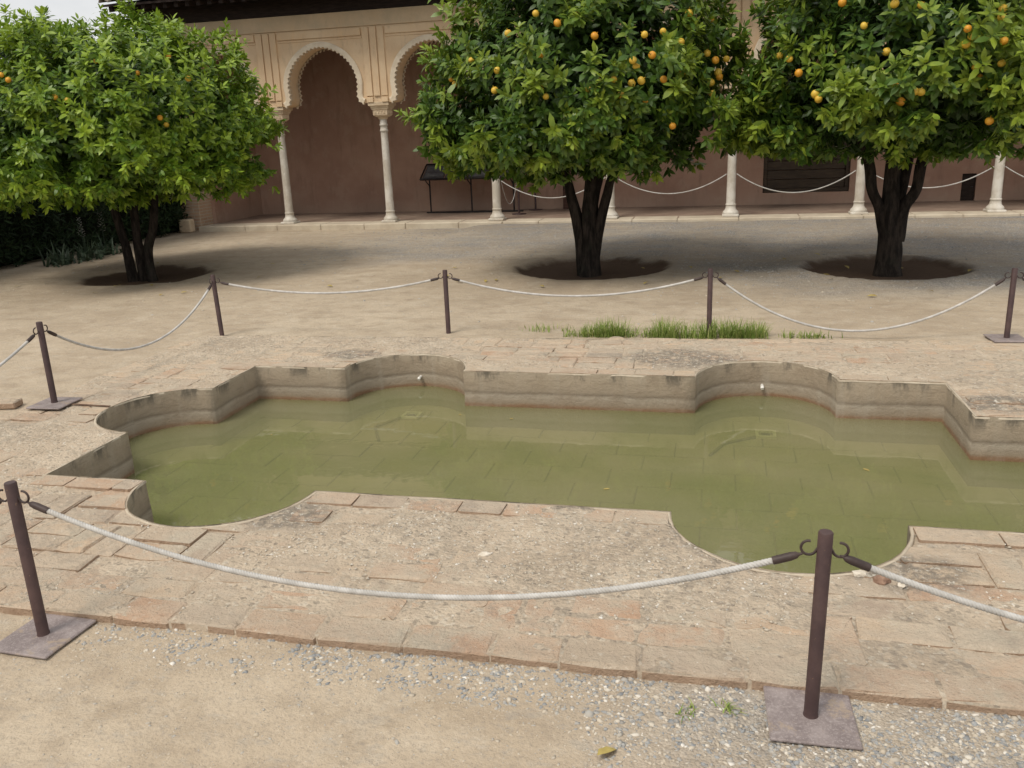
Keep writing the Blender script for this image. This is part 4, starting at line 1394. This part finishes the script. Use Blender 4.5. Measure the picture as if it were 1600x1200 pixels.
# ------------------------------------------------------------------ rope barriers
def plate_mesh(s=.132):
    mb = MB(); mb.box(-s, s, -s, s, 0, .012, .004)
    me = mb.mesh('base_plate'); me.materials.append(M['plate']); return me
def pole_mesh(h):
    mb = MB(); mb.lathe([(.0235, .010), (.0225, .016), (.0215, .02), (.0215, h - .004), (.019, h)], 20)
    me = mb.mesh('pole'); me.materials.append(M['post']); return me
def hook_mesh():
    mb = MB(); pts = []
    for k in range(19):
        a = math.radians(-165 + 265 * k / 18); pts.append((.044 + .022 * math.cos(a), 0, .022 * math.sin(a)))
    mb.tube([(.018, 0, .002)] + pts, .0042, 7)
    me = mb.mesh('hook'); me.materials.append(M['ferrule']); return me
PLATE, HOOK = plate_mesh(), hook_mesh()
POLES = {}
H_HOOK = .565
def post(x, y, z, rz, label, h=.635, dirs=(0, PI), tilt=(0, 0)):
    root = empty('barrier_post', (x, y, z), rz)
    root.rotation_euler = (tilt[0], tilt[1], rz)
    tag(root, label, 'post', 'rope barrier posts around the pool')
    if h not in POLES: POLES[h] = pole_mesh(h)
    link('base_plate', PLATE, None, root); link('pole', POLES[h], None, root)
    for d in dirs:
        o = link('hook', HOOK, None, root, (0, 0, h - .055)); o.rotation_euler = (0, 0, d - rz)
    return root

def rope(A, B, zmin, label, group='white ropes of the pool barrier', rad=.0100, strands=False, ferr=.085, mat='rope', cat='rope'):
    A, B = Vector(A), Vector(B)
    root = empty('barrier_rope', (A + B) / 2 * Vector((1, 1, 0)) if False else ((A.x + B.x) / 2, (A.y + B.y) / 2, min(A.z, B.z, zmin)))
    O = Vector(root.location)
    tag(root, label, cat, group)
    zm = (A.z + B.z) / 2 - zmin
    Ln = (B - A).length * (1 + 2.6 * (zm / (B - A).length) ** 2)
    def pt(t): 
        p = A.lerp(B, t); p.z -= 4 * zm * t * (1 - t); return p - O
    f = ferr / Ln
    if strands:
        n = int(Ln / .0032)
        mb = MB()
        for s in range(3):
            pts = []
            for i in range(n + 1):
                t = f * .8 + (1 - 1.6 * f) * i / n
                p = pt(t); tg = (pt(min(1, t + .002)) - pt(max(0, t - .002))).normalized()
                u = tg.cross(Vector((0, 1, 0))).normalized() if abs(tg.y) < .9 else tg.cross(Vector((1, 0, 0))).normalized()
                w = tg.cross(u)
                a = 2 * PI * (i * .0032 / .034 + s / 3)
                pts.append(p + (u * math.cos(a) + w * math.sin(a)) * rad * .46)
            mb.tube(pts, rad * .60, 6)
        mb.build('cord', M[mat], root)
    else:
        n = 40
        MB().tube([pt(f * .8 + (1 - 1.6 * f) * i / n) for i in range(n + 1)], rad, 8).build('cord', M[mat], root)
    if ferr > .01:
        for e in (0, 1):
            ts = [f * k / 5 * (1.0) for k in range(6)]
            ts = [t if e == 0 else 1 - t for t in ts]
            mb = MB(); mb.tube([pt(ts[0]), pt(ts[1] * .6 + ts[0] * .4), pt(ts[1]), pt(ts[2]), pt(ts[4]), pt(ts[5])], [.004, .0045, .0105, rad + .003, rad + .003, rad + .0025], 9)
            mb.build('sleeve', M['ferrule'], root)
    return root

g0 = lambda x, y: gspot(x, y) + .001
NR, NL = (.317, 2.435), (-2.47, 2.425)
PN = {
    'NR': (NR[0], NR[1], -.032, .03, 'brown steel post with square plate on gravel in the right foreground', (0, PI), (0, math.radians(.8))),
    'NL': (NL[0], NL[1], -.032, -.05, 'brown steel post with square plate at the near left paving edge', (0, PI), (0, -.4 * PI / 180)),
    'PL': (-4.60, 5.03, .006, .05, 'brown post standing on the paving beside the loose brick at far left', (-PI / 2, PI / 2), (0, 0)),
    'P1': (-4.60, 7.26, -.062, .1, 'brown post at the far left corner of the paving', (-PI / 2, 0), (0, math.radians(-1.5))),
    'P2': (-2.41, 7.50, -.062, .0, 'brown post behind the left rear pool lobe', (0, PI), (0, 0)),
    'P3': (-.06, 7.53, -.062, .0, 'brown post standing in the grass strip', (0, PI), (0, 0)),
    'P4': (2.27, 7.50, .002, .06, 'brown post with visible base plate at the far right edge of the paving', (0, PI), (0, 0)),
    'NLL': (-4.66, 2.43, -.032, 0, 'brown post at the near left corner of the paving', (0, PI / 2), (0, 0)),
    'NRR': (3.05, 2.43, -.032, 0, 'brown post at the near right end of the paving edge', (PI, PI / 2), (0, 0)),
    'P5': (4.55, 7.55, -.05, 0, 'brown post at the far right beyond the paving', (PI,), (0, 0)),
}
for k, (x, y, z, rz, lab, dirs, tl) in PN.items():
    h = .60 if k == 'PL' else .57 if k == 'P4' else .635
    post(x, y, z, rz, lab, h, dirs, tl)
def hk(k, d):
    x, y, z = PN[k][:3]; h = .60 if k == 'PL' else .57 if k == 'P4' else .635
    return (x + .052 * math.cos(d), y + .052 * math.sin(d), z + h - .055 - .019)
rope(hk('NL', 0), hk('NR', PI), .275, 'thick white rope slung between the two foreground posts', strands=True)
rope(hk('NR', 0), hk('NRR', PI), .27, 'white rope running right from the foreground post', strands=True)
rope(hk('NLL', 0), hk('NL', PI), .35, 'white rope running left out of the picture from the near left post')
rope(hk('NLL', PI / 2), hk('PL', -PI / 2), .25, 'white rope at far left running towards the camera from the plated post')
rope(hk('PL', PI / 2), hk('P1', -PI / 2), .17, 'deeply sagging white rope across the sand at far left')
rope(hk('P1', 0), hk('P2', PI), .38, 'white rope behind the left rear lobe, between the corner post and next post')
rope(hk('P2', 0), hk('P3', PI), .335, 'white rope hanging above the bare sand left of the grass strip')
rope(hk('P3', 0), hk('P4', PI), .05, 'deeply sagging white rope in front of the right orange tree')
rope(hk('P4', 0), hk('P5', PI), .15, 'short visible piece of white rope beyond the far right post')

# ropes slung between the arcade columns
yr = YF + .20
names = ['column behind the middle tree trunk', '', '', '', '']
lab = ['thin rope between arcade columns left of the middle tree trunk', 'thin rope between arcade columns right of the middle tree trunk', 'thin rope in front of the boarded window', 'thin rope in front of the small wall hatch', 'thin rope at the right end of the arcade']
for i in range(5):
    a, b = COLX[2 + i], COLX[3 + i]
    rope((a + .088, yr, .86), (b - .088, yr, .86), .50 + .03 * (i % 2), lab[i], 'ropes between the arcade columns', .010, False, .0)

# stanchions inside the arcade
def stanchion(x, y, h, label):
    root = empty('stanchion', (x, y, Z_FL)); tag(root, label, 'stanchion', 'stanchions inside the arcade')
    MB().lathe([(.15, 0), (.15, .012), (.03, .02)], 18).build('base_plate', M['post'], root)
    MB().lathe([(.022, .015), (.022, h), (.015, h + .01)], 12).build('pole', M['post'], root)
    MB().tube([(.02, 0, h - .06), (.05, 0, h - .08), (.06, 0, h - .05)], .005, 6).build('hook', M['ferrule'], root)
stanchion(-4.07, 17.95, .92, 'brown stanchion standing in the arcade beside the column')
stanchion(-3.90, 18.85, .92, 'brown stanchion close to the back wall of the arcade')
rope((COLX[2] + .09, YF + .24, .86), (-4.07, 17.93, .90), .36, 'slack thin rope from a column to the stanchion inside the arcade', 'ropes between the arcade columns', .007, False, .0)
# tall brown board leaning by the wall, half hidden by the trunk
bd = empty('wooden_board', (-3.22, 18.98, Z_FL)); tag(bd, 'narrow brown wooden board upright against the back wall', 'board')
MB().box(-.09, .09, -.02, .02, 0, .95, .005).build('plank', mat_wood('red_brown_wood', (.07, .035, .026), (.11, .055, .04)), bd)
MB().box(-.085, .085, -.028, -.021, .42, .47, .003).build('batten', M['dark_wood'], bd)

# ------------------------------------------------------------------ display table in the arcade
def display_table():
    root = empty('display_table', (-5.25, 18.45, Z_FL))
    tag(root, 'black metal display table with sloping panels against the arcade wall', 'table')
    x0, x1 = -1.04, 1.04
    zf, zb, yf, yb = .74, 1.03, -.22, .28
    fr = MB()
    for (a, b) in (((x0, yf, zf), (x1, yf, zf)), ((x0, yb, zb), (x1, yb, zb)), ((x0, yf, zf), (x0, yb, zb)), ((x1, yf, zf), (x1, yb, zb))):
        fr.tube([a, b], .022, 4, smooth=False)
    fr.build('top_frame', M['dark_metal'], root)
    nrm = Vector((0, -(zb - zf), yb - yf)).normalized()
    for k in range(4):
        a, b = x0 + .03 + k * .51, x0 + .03 + k * .51 + .48
        p = [Vector((a, yf + .02, zf + .012)), Vector((b, yf + .02, zf + .012)), Vector((b, yb - .02, zb - .012)), Vector((a, yb - .02, zb - .012))]
        q = [v - nrm * .02 for v in p]
        o = MB().add(p + q, [(0, 1, 2, 3), (7, 6, 5, 4), (0, 4, 5, 1), (1, 5, 6, 2), (2, 6, 7, 3), (3, 7, 4, 0)]).build('panel', M['panel'], root)
        c0, c1 = (p[0] + p[1]) / 2, (p[2] + p[3]) / 2
        rows = [(.12, .42), (.50, .88)]
        for u0, u1 in rows:
            cs = [p[0].lerp(p[1], u).lerp(p[3].lerp(p[2], u), v) + nrm * .002 for u, v in ((.08, u0), (.92, u0), (.92, u1), (.08, u1))]
            MB().add(cs, [(0, 1, 2, 3)]).build('print', mat_simple('print', (.10, .10, .105), (.16, .16, .16), 9, .5), o)
    for x in (x0 + .10, 0.0, x1 - .10):
        MB().tube([(x, .10, 0), (x, .10, .90)], .018, 4, smooth=False).build('leg', M['dark_metal'], root)
        MB().tube([(x, .09, .58), (x - .0, yf + .02, zf - .01)], .014, 4, smooth=False).build('brace', M['dark_metal'], root)
    MB().box(x0, x1 + .1, .07, .13, 0.002, .03, .004).build('floor_bar', M['dark_metal'], root)
display_table()

# ------------------------------------------------------------------ loose things
def lump(name, loc, s, rz, mat, label, cat, seed):
    bm = bmesh.new(); bmesh.ops.create_icosphere(bm, subdivisions=2, radius=1)
    for v in bm.verts:
        k = 1 + .35 * noise.noise(v.co * 1.6 + Vector((seed, 0, 0)))
        v.co = Vector((v.co.x * s[0], v.co.y * s[1], max(-.5, v.co.z) * s[2])) * k
    mb = MB(); mb.bm(bm); bm.free()
    o = mb.build(name, mat); o.location = loc; o.rotation_euler = (0, 0, rz); tag(o, label, cat)
    return o
bk = MB(); bk.box(-.085, .085, -.06, .06, 0, .05, .008)
o = bk.build('loose_brick', M['brick']); o.location = (-4.93, 4.95, -.004); o.rotation_euler = (0, 0, .25)
tag(o, 'loose half brick lying at the left paving edge beside a post plate', 'brick')
o = MB().box(-.16, .16, -.009, .009, 0, .006, .002).build('metal_strip', mat_simple('rusty_strip', (.10, .06, .04), (.17, .11, .075), 20), None, (-4.30, 5.03, .004))
o.rotation_euler = (0, 0, -.04); tag(o, 'rusty flat metal strip between post plate and left pool lobe', 'metal strip')
red = mat_simple('red_clay_lump', (.20, .12, .085), (.32, .21, .15), 30, .9, .7, .01)
pale = mat_simple('pale_lime_lump', (.55, .49, .40), (.68, .62, .53), 30, .9, .7, .01)
lump('rubble_lump', (.66, 3.30, .0), (.034, .026, .022), .3, red, 'reddish broken lump on the paving below the right near lobe', 'stone', 1)
lump('rubble_lump', (.735, 3.285, .0), (.026, .018, .016), .9, pale, 'pale lime chip on the paving, right of the reddish lump', 'stone', 2)
lump('rubble_lump', (.585, 3.345, .0), (.032, .020, .012), .2, pale, 'pale lime chip on the paving close to the pool rim, left of the reddish lump', 'stone', 3)
lump('rubble_lump', (-.95, 3.28, -.003), (.028, .018, .010), .2, pale, 'white chip lying alone amid the near paving', 'stone', 4)
o = MB().box(-.14, .14, -.09, .09, 0, .27, .02).build('stone_block', M['capital'], None, (-10.86, 16.38, -.01))
tag(o, 'weathered brown stone block at the foot of the left pier', 'stone block')

# fallen leaves
lf = MB(); lf.add([(a * 1.1, b - .5, c * .8 + .05 + .25 * abs(a)) for a, b, c in LEAF_T], [tuple(map(int, f)) for f in LEAF_F], True)
lf = lf.mesh('fallen_leaf'); lf.materials.append(M['dry_leaf'])
spots = [(-.28, 2.16), (-2.66, 10.3), (-3.38, 10.6), (-.81, 10.1), (-4.69, 9.9), (-4.51, 10.3)]
Rl = np.random.default_rng(9)
for k in range(34):
    c = PITS[k % 3]; a = Rl.uniform(0, 2 * PI); d = Rl.uniform(.6, 2.2)
    spots.append((c[0] + d * math.cos(a), c[1] - .3 + d * math.sin(a) * .8))
for i, (x, y) in enumerate(spots):
    o = link('fallen_leaf', lf, None, None, (x, y, gspot(x, y) + .012)); s = Rl.uniform(.075, .115)
    o.scale = (s, s, s); o.rotation_euler = (Rl.uniform(-.2, .2), Rl.uniform(-.2, .2), Rl.uniform(0, 6.28))
    if i == 0: tag(o, 'single dry leaf on the sand at the bottom of the picture', 'leaf', 'fallen leaves')
    else:
        near = min(range(3), key=lambda q: (x - PITS[q][0]) ** 2 + (y - PITS[q][1]) ** 2)
        tag(o, ('yellowed leaf fallen on the ground around the left orange tree', 'yellowed leaf fallen on the ground around the middle orange tree', 'yellowed leaf fallen on the ground around the right orange tree')[near], 'leaf', 'fallen leaves')

for i, (x, y) in enumerate(((-2.05, 3.86), (-1.86, 5.95), (-1.45, 5.9), (-3.1, 5.35), (.9, 5.2), (1.1, 4.35), (-.6, 4.7), (.62, 3.75))):
    o = link('floating_leaf', lf, None, None, (x, y, Z_WATER + .003)); q = (.022, .03, .035, .02, .05, .03, .045, .025)[i]
    o.scale = (q, q, q * .3); o.rotation_euler = (0, 0, Rl.uniform(0, 6.28))
    tag(o, 'tiny dry leaf floating on the green pool water', 'leaf', 'leaves floating on the pool')

# ------------------------------------------------------------------ gravel and chips
def stones(name, spots, seed, mat, label):
    R = np.random.default_rng(seed)
    bm = bmesh.new(); bmesh.ops.create_icosphere(bm, subdivisions=1, radius=1)
    V0 = np.array([v.co[:] for v in bm.verts]); F0 = np.array([[v.index for v in f.verts] for f in bm.faces]); bm.free()
    sp = np.array(spots); n = len(sp)
    V = np.repeat(V0[None], n, 0) * (1 + R.uniform(-.42, .36, (n, len(V0), 1)))
    S = sp[:, 3:4] * np.column_stack([R.uniform(.7, 1.5, n), R.uniform(.6, 1.1, n), R.uniform(.4, .8, n)])
    V = V * S[:, None, :]
    a = R.uniform(0, 2 * PI, n); ca, sa = np.cos(a)[:, None], np.sin(a)[:, None]
    V = np.stack([V[..., 0] * ca - V[..., 1] * sa, V[..., 0] * sa + V[..., 1] * ca, V[..., 2]], -1) + sp[:, None, :3]
    F = F0[None] + (np.arange(n) * len(V0))[:, None, None]
    tone = sp[:, 4] if sp.shape[1] > 4 else R.random(n)
    o = link(name, np_mesh(name, V.reshape(-1, 3), F.reshape(-1, 3), ('tone', np.repeat(tone, len(V0)))), mat)
    tag(o, label, None, kind='stuff')
    return o
Rg = np.random.default_rng(33)
sp = []
n_try = 0
while len(sp) < 15000 and n_try < 200000:
    n_try += 1
    x, y = Rg.uniform(-2.9, 1.6), Rg.uniform(1.55, 2.56)
    w = fbm(x * 1.3, y * 1.3, 4, 3)
    w2 = fbm(x * 5, y * 5, 9, 3)
    right = sm(-.9, .5, x + .5 * w)
    strip = sm(2.25, 2.48, y + .10 * w) * sm(-2.9, -1.2, x) * .75
    low = .07
    right *= .25 + .75 * sm(1.95, 2.25, y + .25 * w + .10 * (x))
    den = np.clip(max(right, strip) * (.45 + .9 * w2 + .35), 0, 1) * .95 + low
    if Rg.random() > den: continue
    s = .0036 + .0085 * Rg.random() ** 2.4
    if Rg.random() < .02: s *= 1.7
    tn = Rg.random() ** 1.15 if den > .25 else .55 + .3 * Rg.random()
    z = gspot(x, y) + .010 * fbm(x * .9, y * .9, 0, 3) + .0055 * fbm(x * 9, y * 9, 5, 3)
    s = s if den > .2 else s * .62
    sp.append((x, y, z - s * .22, s, tn))
n_try = 0
n0 = len(sp)
while len(sp) < n0 + 7000 and n_try < 60000:
    n_try += 1
    x, y = Rg.uniform(-10, 6), Rg.uniform(7.9, 16.3)
    if any(math.hypot(x - q[0], y - q[1]) < q[2] * 1.08 for q in PITS): continue
    w = fbm(x * .55, y * .55, 6, 3)
    den = max(sm(11.4, 13.0, y + 1.5 * w) * sm(-8, -4.5, x + w), .9 * sm(9.2, 10.4, y + w) * sm(-1.2, .6, x + w), .10)
    if Rg.random() > den: continue
    s = .007 + .012 * Rg.random() ** 2
    sp.append((x, y, gspot(x, y) + .010 * fbm(x * .9, y * .9, 0, 3) - s * .1, s, Rg.random() * .72 if den > .3 else .5 + .3 * Rg.random()))
stones('gravel', sp, 1, M['gravel'], 'grey gravel strewn over the sand')
sp = []
n_try = 0
while len(sp) < 6500 and n_try < 120000:
    n_try += 1
    x, y = Rg.uniform(-4.6, 2.8), Rg.uniform(2.6, 7.3)
    if n_try % 3: y = Rg.uniform(2.6, 3.9)
    if inside(POOL_OUT, np.array([[x, y]]))[0]: continue
    e = erosion(x, y) + .35 * fbm(x * 4, y * 4, 3, 3)
    if e < .02 and Rg.random() > .07: continue
    s = .0025 + .0055 * Rg.random() ** 2.2
    sp.append((x, y, max(mortar_z(x, y), -.008) + s * .1, s, .58 + .42 * Rg.random()))
stones('mortar_chips', sp, 2, M['gravel'], 'small lime chips and grit exposed on the worn paving')
print('tris', sum(len(m.loops) - 2 * len(m.polygons) for m in bpy.data.meshes))
